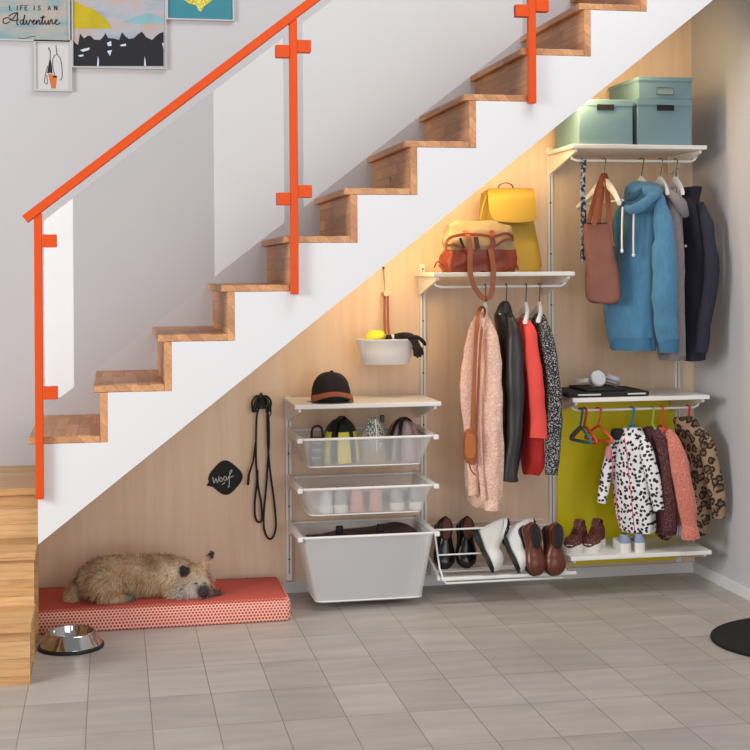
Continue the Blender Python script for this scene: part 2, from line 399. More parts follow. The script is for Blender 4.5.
# ================================================================== PICTURES ON THE WALL ABOVE THE LANDING
M['frame'] = mat('pale_grey_frame', (186,184,184), .5)
def picture(u0, v0, u1, v1, fw, label, bg, extra_top=0):
    a = P(u0, v1, -.012); b = P(u1, v0, -.012); z1 = b.z+extra_top
    r = thing('framed_print', ((a.x+b.x)/2, -.001, a.z), label, 'picture', 'framed prints on the white wall')
    x0, x1, z0 = a.x, b.x, a.z
    mb = MB()
    for q in (((x0, z0), (x1, z0+fw)), ((x0, z1-fw), (x1, z1)), ((x0, z0+fw), (x0+fw, z1-fw)), ((x1-fw, z0+fw), (x1, z1-fw))):
        mb.box((q[0][0], -.018, q[0][1]), (q[1][0], -.001, q[1][1]))
    mb.build('frame', M['frame'], r, smooth=False)
    return r, x0+fw, x1-fw, z0+fw, z1-fw
def flat(mb, pts, y=-.0105):       # ink area: thin printed shape on the sheet
    n = len(pts); mb.prism([(p[0], p[1]) for p in pts], 'y', y, y+.0004)
def pw(u, v): q = P(u, v, -.0105); return (q.x, q.z)
def stroke(mb, pts, w, y=-.0108, m=None):
    pts = [Vector((p[0], y, p[1])) for p in pts]
    if m: pts = [Vector(q) for q in cat_rom(pts, m)]
    mb.ribbon(pts, w, (0, 1, 0), .001) if False else None
    L = []; R = []; n = len(pts)
    for i in range(n):
        t = (pts[min(i+1, n-1)]-pts[max(i-1, 0)]); t.normalize(); q = Vector((-t.z, 0, t.x)); ww = (w[min(int(i*len(w)/n), len(w)-1)] if isinstance(w, list) else w)/2
        L.append(pts[i]+q*ww); R.append(pts[i]-q*ww)
    vs = L+R
    mb.add(vs, [(i, i+1, n+i+1, n+i) for i in range(n-1)])
INK = mat('black_ink', (26,24,26), .7); INKT = mat('brown_ink', (70,40,36), .7)
# 1. lettering print
t = NT('washed_teal_paper'); nz = t.n('ShaderNodeTexNoise', i_Scale=7.0, i_Detail=6.0); t.l(t.co((1,1,3)), nz.inputs['Vector'])
t.set(t.ramp(nz.outputs[0], [(.36, (112,150,158)), (.5, (150,158,156)), (.64, (172,160,150))]), .7); PAP1 = t.m
r, x0, x1, z0, z1 = picture(-14, -40, 69.5, 40, .006, 'teal and beige washed print with hand-lettered words above the landing', None)
mb = MB(); mb.box((x0, -.010, z0), (x1, -.002, z1)); sheet = mb.build('print', PAP1, r, smooth=False)
mb = MB()
LET = {'L': [[(0,1),(0,0),(.6,0)]], 'I': [[(.3,0),(.3,1)]], 'F': [[(0,0),(0,1),(.6,1)], [(0,.52),(.5,.52)]], 'E': [[(.6,1),(0,1),(0,0),(.6,0)], [(0,.52),(.5,.52)]],
       'S': [[(.58,.86),(.3,1),(.05,.78),(.3,.52),(.58,.26),(.3,0),(.02,.14)]], 'A': [[(0,0),(.32,1),(.64,0)], [(.13,.36),(.51,.36)]], 'N': [[(0,0),(0,1)], [(0,1),(.6,0)], [(.6,0),(.6,1)]]}
for ch, u in zip('LIFEISAN', (9.5, 16, 20.5, 25, 33, 38, 48, 54.5)):
    for s in LET[ch]:
        stroke(mb, [pw(u+a*4.2, 10.2-b*4.6) for a, b in s], .0045)
SCR = [  # joined script, in pixel-like units (x to the right, y up from the baseline at v = 25)
 [(10,3.5),(6,1.5),(3.2,2.8),(4,6.4),(8,7.2),(12,5.6),(15,9.2),(17.5,12),(17.2,6),(17,1),(18.4,.2)], [(8.5,8.6),(13.5,11.6),(17.8,12.2)], [(9.5,5.2),(14,4.4),(19,5.2)],
 [(23.4,4.6),(21.4,5),(20.2,2.6),(21.4,.6),(23,2.4),(24.8,10.4),(23.4,3),(23.8,.6),(25.4,1.4),(26.6,4.8),(27,1.2),(28.4,.8),(30,4.8),(31,4.4),
  (32.4,2.6),(34.6,4.2),(33.6,5),(32.6,2.8),(33.6,.8),(35.6,1.6),(36.8,4.6),(36.4,.8),(37.4,3.6),(39.2,4.8),(39.4,1.2),(40.6,1),(42,4.6),(43.2,9.4),(42,2.4),(42.8,.8),(44.6,2.4),
  (45.2,4.8),(45.2,1.4),(46.6,.8),(48.2,3.4),(48.6,4.8),(48.4,1.2),(49.6,1.2),(50.8,4.8),(51.8,5.4),(52,4.2),(52.4,1.4),(53.6,1.2),(55,2.8),(57.2,4.4),(56.2,5.4),(55,3),(56,.8),(58,.8),(60.4,2.4)],
 [(40.4,7.4),(45.4,8)]]
for s in SCR: stroke(mb, [pw(u, 25-h) for u, h in s], .0052, m=len(s)*5)
stroke(mb, [pw(18, 38), pw(25, 38.4), pw(30, 36.8), pw(36, 36.2)], .0025, m=14)
mb.build('lettering', INKT, sheet, smooth=False)
# 2. fashion sketch
PAPW = mat('white_paper', (196,194,194), .8)
r, x0, x1, z0, z1 = picture(34, 40.5, 72, 91, .009, 'small white print with a fashion sketch of two figures, below the lettered print', None)
sh = MB().box((x0, -.010, z0), (x1, -.002, z1)).build('print', PAPW, r, smooth=False)
mb = MB(); mb.cur = 0
flat(mb, [pw(*q) for q in ((49.5,59),(51,64),(52,73),(47,73),(48.4,65))]); flat(mb, [pw(*q) for q in ((48.2,47.5),(49.4,47.5),(49.6,49.4),(48.4,49.6))])
mb.cur = 1; flat(mb, [pw(*q) for q in ((48,73.5),(57,76),(56,88.5),(51.5,88.5))])
mb.cur = 0; stroke(mb, [pw(*q) for q in ((49,49),(50.4,52),(50,58),(51.5,65),(52,74))], .003, m=14)
stroke(mb, [pw(*q) for q in ((56,45),(57,54),(60,58),(61.8,66),(62,78),(59.5,80))], .003, m=18); stroke(mb, [pw(*q) for q in ((57,54),(53,58),(53,68),(55,76))], .0025, m=12)
stroke(mb, [pw(*q) for q in ((47.5,66),(45.6,74),(44.4,82),(47.5,83.5),(46.6,75))], .0025, m=16); flat(mb, [pw(*q) for q in ((53,76),(57,76),(57,77.6),(53,77.4))])
mb.build('drawing', [INK, mat('orange_ink', (196,106,46), .7)], sh, smooth=False)
# 3. mountain painting
t = NT('painted_sky_paper'); nz = t.n('ShaderNodeTexNoise', i_Scale=5.0, i_Detail=4.0); t.l(t.co((1,1,2.4)), nz.inputs['Vector'])
t.set(t.ramp(nz.outputs[0], [(.35, (132,152,160)), (.5, (166,168,176)), (.66, (182,154,138))]), .7); PAP3 = t.m
r, x0, x1, z0, z1 = picture(72, -40, 166, 67.5, .005, 'painting of a black mountain ridge under a yellow hill and pastel sky', None)
sh = MB().box((x0, -.010, z0), (x1, -.002, z1)).build('print', PAP3, r, smooth=False)
mb = MB()
rid = [(73.5,66),(73.5,40),(75,43),(78,45),(80,33.5),(84,38.5),(88,35.5),(91,36),(94,39.5),(100,40),(103,37),(105.5,33),(108,38),(114,38.5),(119,40),(122,32),(125,36),(129,39),(134,38),(138,34),(142,31.5),(146,37),(152,40),(156,36),(160,33),(163.5,32),(163.5,66)]
flat(mb, [pw(*q) for q in rid], -.0108)
mb.cur = 1; flat(mb, [pw(*q) for q in ((73.5,28.5),(73.5,0),(77,2),(84,6),(92,8),(100,14),(107,20),(112,28.5))])
mb.cur = 2; flat(mb, [pw(*q) for q in ((122,22),(134,17),(148,13),(163.5,18),(163.5,23),(140,24))])
mb.cur = 3
for q in (((80,50),(86,48.2),(90,47.6),(89,50),(83,51.8)), ((78,55.4),(83,54.4),(84,56),(80,56.8)), ((107,43),(111,41),(111.5,46),(108,46)), ((107,51),(112,50),(110,56)), ((120,45),(126,43.5),(126,46),(121,46.4)), ((97,66),(97.8,56),(99,60),(98.8,66)), ((144,66),(144.6,56),(145.6,61),(146,66)), ((162,43),(163.5,43),(163.5,49))):
    flat(mb, [pw(*k) for k in q], -.0111)
mb.build('painted_shapes', [mat('black_gouache', (24,24,30), .8), mat('yellow_gouache', (178,158,20), .8, var=.15, vs=12), mat('teal_gouache', (124,168,176), .8, var=.1, vs=14), mat('pale_gouache', (196,204,220), .8)], sh, smooth=False)
# 4. teal print with a yellow crystal
r, x0, x1, z0, z1 = picture(166.5, -60, 233.5, 19.5, .006, 'teal print with a glittery yellow shape, rightmost of the prints', None)
sh = MB().box((x0, -.010, z0), (x1, -.002, z1)).build('print', mat('teal_paper', (50,126,140), .7, var=.03, vs=8), r, smooth=False)
mb = MB(); flat(mb, [pw(*q) for q in ((184,0),(190,4),(196,5),(199,11),(201,11.5),(204,6),(209,3),(212,0),(216,-14),(200,-26),(182,-14))])
mb.build('crystal', speckle('yellow_glitter', (176,162,20), (226,216,110), 120, .4, .6), sh, smooth=False)
# ================================================================== WALL RAILS AND SHELVES
WY = -.008                        # face of the plywood
def upright(x, z0, z1, label):
    r = thing('wall_rail', (x, WY, z0), label, 'wall rail', 'white slotted wall rails')
    MB().box((x-.0125, WY-.016, z0), (x+.0125, WY, z1)).build('rail', M['metal_w'], r, smooth=False, bevel=.002)
    MB().box((x-.0025, WY-.0166, z0+.03), (x+.0025, WY-.015, z1-.03)).build('slot_channel', M['slot'], r, smooth=False)
    k = 0; z = z1-.02
    while z > z0+.02 and k < 4:
        MB().tube([(x, WY-.0155, z), (x, WY-.0185, z)], .0042, 10).build('screw', M['screw'], r); z -= .23; k += 1
upright(0, .055, .858, 'leftmost white wall rail, beside the hanging leashes')
upright(.602, .055, 1.425, 'second white wall rail, beside the hanging white tub')
upright(1.195, .06, 1.95, 'third white wall rail, between the coats and the yellow-green panel')
upright(1.80, .05, 1.955, 'rightmost white wall rail, near the corner of the room')
YS = -.40
def shelf(x0, x1, zt, label, rail=True, rz=.062, th=.018):
    r = thing('wall_shelf', ((x0+x1)/2, WY, zt-.07), label, 'shelf', 'white wall shelves')
    MB().box((x0, YS, zt-th), (x1, -.035, zt)).build('board', M['board'], r, smooth=False, bevel=.003)
    for xb in (x0+.025, x1-.018):
        MB().prism([(WY-.017, zt-th-.001), (YS+.03, zt-th-.001), (YS+.03, zt-th-.014), (WY-.017, zt-.105)], 'x', xb-.006, xb+.006).build('bracket', M['metal_w'], r, smooth=False, bevel=.0015)
    if rail:
        yr = -.30; z = zt-rz; a, b = x0+.055, x1-.03
        pts = [(a-.035, yr, zt-th-.004), (a-.033, yr, zt-th-.02), (a-.022, yr, z+.008), (a, yr, z), (b, yr, z), (b+.016, yr, z+.008), (b+.026, yr, zt-th-.02), (b+.028, yr, zt-th-.004)]
        MB().tube(pts, .0055, 10).build('clothes_rail', M['metal_w'], r); return yr, z
shelf(-.022, .592, .853, 'short white shelf on the left with a dark cap lying on it', rail=False)
_, RZ2 = shelf(.562, 1.178, 1.390, 'white shelf carrying the yellow backpack, coats hung below')
_, RZ3 = shelf(1.170, 1.780, 1.931, 'topmost white shelf carrying the blue-green boxes')
_, RZ4 = shelf(1.165, 1.785, .852, 'white shelf with black cases and headphones above the children\'s coats')
shelf(1.152, 1.79, .181, 'lowest white shelf by the floor with children\'s shoes', rail=False)
# ================================================================== MESH BASKETS
def basket(zr, zb, xa, xb, ba, bb, label, yb_f=-.355, mesh='mesh'):
    r = thing('mesh_basket', ((xa+xb)/2, -.22, zb), label, 'basket', 'white wire mesh baskets')
    yf, yk = -.40, -.05
    T = [(xa, yf, zr), (xb, yf, zr), (xb, yk, zr), (xa, yk, zr)]; Bt = [(ba, yb_f, zb), (bb, yb_f, zb), (bb, yk-.02, zb), (ba, yk-.02, zb)]
    def rr(q, z, rad, n=5):
        out = []; c = [Vector(p) for p in q]
        for i in range(4):
            p = c[i]; a = (c[i-1]-p).normalized()*rad; b = (c[(i+1) % 4]-p).normalized()*rad
            for k in range(n+1):
                t = k/n; out.append(p + a*(1-t)**2 + b*t**2)
        return out
    tr = rr(T, zr, .02); br = rr(Bt, zb, .03); rows = []
    for k in range(9):
        t = k/8; rows.append([a.lerp(b, t) for a, b in zip(tr, br)])
    cz = [p + (Vector(((ba+bb)/2, p.y*.5+(-.22)*.5, zb)) - p)*.12 + Vector((0, 0, -.006)) for p in br]
    MB().rings(rows+[cz], cap0=False).build('mesh', M[mesh], r)
    MB().tube(tr, .0055, 8, closed=True).build('rim', M['metal_w'], r)
    MB().tube([p+Vector((0, 0, .002)) for p in br], .003, 6, closed=True).build('base_wire', M['metal_w'], r)
    for s, x in ((-1, xa-.008), (1, xb+.008)):
        ru = MB().prism([(WY-.017, zr+.012), (yf+.012, zr+.006), (yf+.012, zr-.014), (-.12, zr-.028), (WY-.017, zr-.06)], 'x', x-.006, x+.006).build('side_runner', M['metal_w'], r, smooth=False, bevel=.0015)
        MB().cbox((x+s*.004, yf+.005, zr-.004), (.022, .03, .02)).build('end_stop', M['metal_w'], ru, smooth=False, bevel=.004)
    return r
basket(.711, .590, .010, .556, .042, .516, 'shallow mesh basket holding helmets, topmost of the three')
basket(.507, .391, .010, .556, .045, .516, 'shallow mesh basket holding three pairs of shoes, middle of the three')
basket(.309, .038, .010, .558, .066, .514, 'deep mesh basket holding a dark bag, lowest of the three', yb_f=-.37, mesh='mesh_d')
# ---------------- contents of the top basket
t_ = thing('drink_flask', P(317, 467, -.26), 'black flask with a carrying loop at the left of the top basket', 'flask')
c = P(317, 466, -.26); zt = P(317, 437, -.26).z
MB().lathe([(.030, c.z), (.034, c.z+.004), (.034, zt-.012), (.026, zt)], (c.x, c.y, 0), cap0=True, cap1=True).build('flask_body', M['blackp'], t_)
MB().tube(cat_rom([(c.x-.022, c.y, zt-.01), (c.x-.02, c.y, zt+.03), (c.x-.006, c.y, zt+.045), (c.x+.015, c.y, zt+.042), (c.x+.024, c.y, zt+.02), (c.x+.024, c.y, zt-.01)], 20), .005, 8).build('carrying_loop', M['blackp'], t_)
mb = MB()
for v in (443, 450, 458):
    for u0 in (313.2, 316.3, 319.4):
        a = P(u0, v, c.y-.0335); mb.cbox((a.x, c.y-.0335, a.z), (.008, .003, .006))
mb.build('printed_marks', mat('pale_print', (190,186,190), .6), t_, smooth=False)
def helmet(uc, vtop, vbot, w, y, colA, colB, label, rotz, straps):
    b = P(uc, vbot, y); b.z = .597; h = P(uc, vtop, y).z-b.z
    r = thing('bike_helmet', (b.x, b.y, b.z), label, 'helmet')
    rs = []
    N = 36
    for k in range(15):
        a = PI/2*k/14; zz = math.sin(a)*h*.98; rad = abs(math.cos(a))**.75*w
        rs.append([Vector((b.x+max(rad, .002)*1.0*math.cos(2*PI*i/N), b.y+max(rad, .002)*1.2*math.sin(2*PI*i/N), b.z+.004+zz)) for i in range(N)])
    mb = MB(); mb.rings(rs)
    # alternate shell / vent bands following the meridians
    for q in range(len(mb.f)):
        i = q % N
        mb.mi[q] = 1 if (i % 6 in (1, 2, 3, 4) and q < N*(7 if colA == M['blackp'] else 11)) else 0
    o = mb.build('shell', [colA, colB], r); wrinkle(o, .006, (30, 30, 8), int(uc))
    mb = MB()
    for s in straps:
        pts = []
        for k in range(12):
            a = PI*k/11; pts.append((b.x+math.cos(a)*w*1.03*math.cos(s), b.y-.2*w+math.cos(a)*w*1.2*math.sin(s), b.z+.006+abs(math.sin(a))**.8*h*1.02))
        mb.ribbon(pts, .016, (-math.sin(s), math.cos(s), 0), .004)
    mb.build('strap', M['blackp'], r)
    return r
helmet(341, 418, 466, .083, -.24, M['blackp'], mat('lemon_shell', (222,210,66), .5), 'black and lemon-yellow bike helmet in the top basket', 0, [.9])
helmet(403, 419, 463, .079, -.24, mat('mauve_shell', (150,124,128), .5, var=.1, vs=30), mat('lilac_shell', (176,156,162), .5), 'mauve helmet with dark straps at the right of the top basket', 0, [1.1, .5])
# patterned pouch
b = P(374, 465, -.29); h = P(374, 419, -.29).z-b.z
r = thing('drawstring_pouch', b, 'speckled grey pouch with a cream base standing in the top basket', 'pouch')
mb = MB(); rs = []
for k in range(12):
    t = k/11; wd = .052*(1-.15*t-.45*max(0, t-.7)/.3); rs.append([Vector((b.x+wd*math.cos(a), b.y+.7*wd*math.sin(a), b.z+.003+t*h)) for a in [2*PI*i/24 for i in range(24)]])
mb.rings(rs)
for q in range(len(mb.f)): mb.mi[q] = 1 if q < 24*4 else 0
wrinkle(mb.build('pouch_body', [speckle('grey_lace_knit', (90,92,92), (214,214,208), 170, .46, .56), M['cream']], r), .006, (40,40,20), 3)
MB().tube([(b.x+.006, b.y-.034, b.z+h*.3), (b.x+.006, b.y-.036, b.z+h*.75), (b.x+.002, b.y-.02, b.z+h)], .003, 6).build('cord', M['hang_w'], r)
MB().cbox((b.x+.04, b.y+.02, b.z+h-.002), (.018, .02, .03)).build('toggle', M['blackp'], r, smooth=False, bevel=.004)
# ================================================================== SHOES
def shoe(name, label, cat, L, W, H, Mt, up, sole, lining, throat=.45, collar=1.0, sole_h=.02, toe_h=.5, lace=None, group=None, heel=0, cap=None, tongue=None):
    """heel at x=0, toe at x=L, sole bottom at z=0; Mt places it"""
    r = thing(name, Mt.translation, label, cat, group)
    xs = [0, .04, .12, .25, .38, .5, .62, .74, .86, .95, 1.0]
    ws = [.30, .62, .78, .74, .72, .80, .94, 1.0, .92, .62, .25]
    hs0 = [H*collar*.96, H*collar, H*collar, H*.94*collar, H*.86*(.5+.5*collar), H*.74, H*.64, H*toe_h*1.06, H*toe_h*.94, H*toe_h*.74, H*toe_h*.5]
    N = 24; rows = []; cols = cat_rom(list(zip(xs, ws, hs0)), 26)
    def ring(x, w, h, z0, top_in=1.0):
        out = []
        for i in range(N):
            a = 2*PI*i/N; cs, sn = math.cos(a), math.sin(a)
            wy = W/2*w*math.copysign(abs(cs)**.75, cs); z = z0+(h-z0)*.5*(1+math.copysign(abs(sn)**.7, sn))
            if sn > .0: wy *= 1-.38*sn*top_in
            out.append(Vector((x*L, wy, z)))
        return out
    tilt = lambda x: heel*max(0, 1-x/.55)**1.2 if heel else 0
    rows = [ring(x, max(w, .1), h, sole_h*.8) for x, w, h in cols]
    rows = [[p+Vector((0, 0, tilt(p.x/L))) for p in q] for q in rows]
    MB().rings(rows).xf(Mt).build('upper', up, r)
    rs = []
    for z, k in ((0, .96), (sole_h*.25, 1.0), (sole_h, 1.01), (sole_h*1.2, .94)):
        q = []
        for x, w, h in cols: q.append(Vector((x*L*1.01-.003, W/2*max(w, .15)*1.05*k, z+tilt(x))))
        for x, w, h in reversed(cols): q.append(Vector((x*L*1.01-.003, -W/2*max(w, .15)*1.05*k, z+tilt(x))))
        rs.append(q)
    MB().rings(rs).xf(Mt).build('sole', sole, r)
    if heel:
        MB().prism([(x, y) for x, y in ((0, -W*.33), (.24*L, -W*.36), (.24*L, W*.36), (0, W*.33))], 'z', 0, heel+.004).xf(Mt).build('heel', sole, r, bevel=.004)
    # opening: collar and closed lid; dark lids paint in the shaded inside
    q0 = []; q1 = []; q2 = []
    n = 22
    for i in range(n):
        a = 2*PI*i/n; x = throat*.5+.02+math.cos(a)*throat*.46; hh = 0
        for (xa, wa, ha), (xb, wb, hb) in zip(cols, cols[1:]):
            if xa <= x <= xb: hh = ha+(hb-ha)*(x-xa)/(xb-xa+1e-9)
        y = math.sin(a)*W*.29
        z = hh*1.0+.001+tilt(x)
        q0.append(Vector((x*L, y*1.14, z-.012))); q1.append(Vector((x*L, y*1.08, z+.004))); q2.append(Vector((x*L, y*.86, z+.002)))
    q3 = [p+Vector((0, 0, -.004)) for p in q2]
    mb = MB(); mb.rings([q0, q1, q2], False, False); mb.xf(Mt).build('collar', up, r)
    MB().rings([q2, [Vector((p.x*.9+.05*throat*L, p.y*.75, p.z+.006-.004*0)) for p in q2]], False, True).xf(Mt).build('lining', lining, r)  # lid over the solid upper; a dark one stands for shade inside
    if lace:
        mb = MB()
        for k in range(4):
            x = throat+.05+.055*k; hh = 0
            for (xa, wa, ha), (xb, wb, hb) in zip(cols, cols[1:]):
                if xa <= x <= xb: hh = ha+(hb-ha)*(x-xa)/(xb-xa+1e-9)
            mb.tube([(x*L, -W*.22, hh*.97), (x*L+.004, 0, hh+.004), (x*L, W*.22, hh*.97)], .003, 6)
        mb.xf(Mt).build('laces', lace, r)
    if tongue:
        MB().prism([(throat*L-.01, 0), (throat*L+.02, 0), (throat*L-.012, H*.4), (throat*L-.03, H*.4)], 'y', -W*.22, W*.22).xf(Mt @ Matrix.Translation((0, 0, H*.72))).build('tongue', tongue, r, bevel=.004)
    return r
def frame(o, xdir, zdir):
    x = Vector(xdir).normalized(); z = Vector(zdir); z = (z-x*z.dot(x)).normalized(); y = z.cross(x)
    M4 = Matrix((x, y, z)).transposed().to_4x4(); M4.translation = Vector(o); return M4
# middle basket: three pairs, heels towards the room
zb2 = .398
for u, nm, lb, up, sl, lc in ((325, 'trainer', 'grey and white trainer in the middle basket, first shoe from the left', M['shoe_gw'], M['rubber_w'], M['hang_w']), (340, 'trainer', 'speckled grey trainer in the middle basket, second shoe from the left', M['shoe_gry'], M['rubber_w'], M['hang_w']),
        (356, 'suede_shoe', 'dusty pink shoe in the middle basket, left one of the pink pair', M['shoe_pnk'], M['shoe_pnk'], None), (375, 'suede_shoe', 'dusty pink shoe in the middle basket, right one of the pink pair', M['shoe_pnk'], M['shoe_pnk'], None),
        (396, 'trainer', 'grey glitter trainer in the middle basket, left one of the right-hand pair', M['shoe_gry'], M['rubber_w'], M['hang_w']), (415, 'trainer', 'grey glitter trainer in the middle basket, rightmost shoe', M['shoe_gry'], M['rubber_w'], M['hang_w'])):
    x = P(u, 500, -.30).x
    shoe(nm, lb, 'shoe', .235, .074, .094, frame((x, -.345, zb2), (0, 1, 0), (0, 0, 1)), up, sl, M['lining'], lace=lc, group='shoes in the middle basket', sole_h=.026, toe_h=.62)
# lower basket: slouchy dark bag
b = Vector((.285, -.215, .040))
r = thing('slouchy_bag', b, 'dark brown bag with two looped handles inside the deep basket', 'bag')
mb = MB(); rs = []
for k in range(10):
    t = k/9; wd = .19+.045*t; dp = .115+.01*t
    rs.append([Vector((b.x+wd*math.copysign(abs(math.cos(a))**.6, math.cos(a)), b.y+dp*math.copysign(abs(math.sin(a))**.6, math.sin(a)), b.z+.002+t*(.245+.02*math.sin(a*2)))) for a in [2*PI*i/40 for i in range(40)]])
BAGM = mat('dark_brown_leather', (56,34,32), .5, var=.15, vs=20)
wrinkle(mb.rings(rs).build('bag_body', BAGM, r), .01, (14,14,10), 8)
for x in (b.x-.105, b.x+.07): MB().cbox((x, b.y-.06, b.z+.275), (.032, .012, .035)).build('handle_tab', M['shoe_blk'], r, smooth=False, bevel=.005)
MB().ribbon(cat_rom([(b.x-.09, b.y-.118, b.z+.25), (b.x-.085, b.y-.126, b.z+.17), (b.x-.04, b.y-.128, b.z+.105), (b.x+.02, b.y-.128, b.z+.10), (b.x+.065, b.y-.126, b.z+.16), (b.x+.075, b.y-.118, b.z+.25)], 24), .016, (0, 0, 1), .004).build('handle', BAGM, r)
# ================================================================== SHOE RACK
rk = thing('shoe_rack', (.87, -.2, .075), 'white wire shoe rack near the floor with three pairs of shoes', 'shoe rack')
zt = P(500, 527, -.30).z; zb = .10
ya, yb_ = -.30, -.385
x0, x1 = .592, 1.168
MB().tube([(x0-.01, -.05, zt-.03), (x0-.012, ya, zt), (x0+.01, ya-.004, zt), (x1-.06, ya-.004, zt), (x1-.045, ya-.008, zt-.01), (x1-.04, -.36, .135), (x1-.02, yb_, .105)], .004, 8).build('top_wire', M['metal_w'], rk)
MB().tube([(x0-.01, ya, zt), (x0+.0, -.35, .15), (x0+.012, yb_, .102), (x0+.02, yb_-.002, .094), (x1-.05, yb_-.002, .094)], .004, 8).build('front_wire', M['metal_w'], rk)
MB().tube([(x0, -.06, zt-.02), (x1-.03, -.06, zt-.02)], .0035, 8).build('back_wire', M['metal_w'], rk)
MB().tube([(x0, -.335, zt-.1), (x0+.19, -.335, zt-.1)], .0035, 8).build('middle_wire', M['metal_w'], rk)
MB().tube([(x0, -.22, .105), (x1-.02, -.22, .105)], .0035, 8).build('lower_wire', M['metal_w'], rk)
MB().box((x0, yb_-.006, .104), (x1+.012, yb_+.02, .118)).build('front_bar', M['metal_w'], rk, smooth=False, bevel=.003)
MB().box((x0, -.14, .088), (x1, WY-.017, .10)).build('back_plate', M['metal_w'], rk, smooth=False, bevel=.003)
for x in (x0-.004, x1-.006):
    MB().prism([(WY-.017, .20), (-.36, .115), (-.36, .098), (WY-.017, .085)], 'x', x-.005, x+.005).build('rack_bracket', M['metal_w'], rk, smooth=False, bevel=.0015)
# the black loafers lean on the back, heel up
for u, lb in ((442, 'shiny black loafer with burgundy lining, nearer the mesh basket'), (463.5, 'shiny black loafer with burgundy lining, beside the white boots')):
    top = P(u, 517, -.10); x = P(u, 540, -.17).x
    o = Vector((top.x, -.095, top.z-.03)); tip = Vector((x, -.21, .112))
    shoe('loafer', lb, 'shoe', (tip-o).length, .088, .088, frame(o, tip-o, (0, -1, .5)), M['shoe_blk'], M['rubber_k'], M['shoe_brd'], throat=.5, sole_h=.012, group='black loafers on the rack')
# white clog boots, toe down, leaning forward over the front bar
def boot(u, lb, w):
    top = P(u-6, 532, -.27); o = Vector((top.x-.012, -.265, P(u, 534, -.265).z)); tip = Vector((P(u+10, 573, -.385).x, -.392, P(u, 573, -.392).z))
    Mt = frame(o, tip-o, (.86, -.55, -.12))
    r = shoe('ankle_boot', lb, 'shoe', (tip-o).length*1.0, w, .120, Mt, M['shoe_wht'], M['rubber_k'], M['lining'], throat=.42, sole_h=.016, heel=.012, collar=1.25, group='white clog boots on the rack', toe_h=.62)
    return r
boot(481, 'white leather ankle boot with black sole, left one beside the loafers', .100)
boot(507, 'white leather ankle boot with black sole, right one beside the brown shoes', .098)
for u, ut, lb in ((524, 535, 'chestnut brown slip-on shoe hung on the rack, left one of the pair'), (548, 553, 'chestnut brown slip-on shoe hung on the rack, right one by the yellow-green panel')):
    a = P(u, 526, -.31); tip = P(ut, 573, -.385)
    o = Vector((a.x, -.32, a.z)); tip = Vector((tip.x, -.395, tip.z))
    shoe('slip_on_shoe', lb, 'shoe', (tip-o).length*1.06, .092, .095, frame(o, tip-o, (.1, -1, .55)), M['shoe_brn'], M['rubber_k'], M['lining'], throat=.52, sole_h=.014, group='brown slip-on shoes on the rack', toe_h=.6)
# children's shoes on the lowest shelf
zc = .181
for u, lb in ((582, 'maroon glitter high-top boot on the lowest shelf, left one of the pair'), (600, 'maroon glitter high-top boot on the lowest shelf, right one of the pair')):
    x = P(u, 552, -.28).x
    shoe('high_top_boot', lb, 'shoe', .165, .08, .115, frame((x+.025, -.21, zc), (-.62, -.78, 0), (0, 0, 1)), M['shoe_mar'], M['rubber_w'], M['lining'], throat=.36, sole_h=.032, lace=M['shoe_brd'], group='maroon boots on the lowest shelf', toe_h=.58, tongue=M['shoe_mar'])
for u, lb in ((618.5, 'pale blue slip-on with white sole on the lowest shelf, left one of the pair'), (632.5, 'pale blue slip-on with white sole on the lowest shelf, right one of the pair')):
    x = P(u, 552, -.28).x
    shoe('canvas_slip_on', lb, 'shoe', .15, .058, .07, frame((x, -.375, zc), (.1, 1, 0), (0, 0, 1)), M['shoe_blu'], M['rubber_w'], M['lining'], throat=.46, sole_h=.034, group='blue slip-ons on the lowest shelf', collar=1.05)
# ================================================================== CUSHION, BOWL, MAT, LEASHES, CHALKBOARD, CAP, TUB, BOXES
cu = thing('dog_cushion', (-.545, -.29, 0), 'flat coral dog cushion with small pale dots, on the floor under the stairs', 'cushion')
mb = MB(); x0, x1, y0, y1, h = -1.072, -.055, -.495, -.085, .092
prof = [(.012, 0), (.003, .004), (0, .012), (-.003, h*.5), (0, h-.012), (.003, h-.004), (.012, h)]
rs = []
for ins, z in prof:
    q = []
    for cx, cy, a0 in ((x1, y0, -PI/2), (x1, y1, 0), (x0, y1, PI/2), (x0, y0, PI)):
        sx = -1 if cx == x1 else 1; sy = 1 if cy == y0 else -1; R_ = .02 if cx == x1 else .006
        for k in range(6):
            a = a0+PI/2*k/5; q.append(Vector((cx+sx*(R_+ins)+R_*math.cos(a), cy+sy*(R_+ins)+R_*math.sin(a), z)))
    rs.append(q)
mb.rings(rs, True, False); mb.build('cover_side', M['dots'], cu)
mb = MB(); nx, ny = 48, 22; vs = []; fs = []
for j in range(ny+1):
    for i in range(nx+1):
        a, b_ = i/nx, j/ny; e = min(a*nx, (1-a)*nx, b_*ny, (1-b_)*ny)
        vs.append((x0+.010+(x1-x0-.02)*a, y0+.010+(y1-y0-.02)*b_, h-.002+min(e, 1)*.003+.004*noise.noise(Vector((a*5, b_*3, 1)))*min(e/3, 1)))
for j in range(ny):
    for i in range(nx): k = j*(nx+1)+i; fs.append((k, k+1, k+nx+2, k+nx+1))
mb.add(vs, fs).build('cover_top', M['dots_top'], cu)
for yy in (y0-.001,): MB().tube([(x0+.02, yy+.002, h-.002), (x1-.02, yy+.002, h-.002)], .0022, 6).build('piping', mat('coral_piping', (206,96,80), .8), cu)
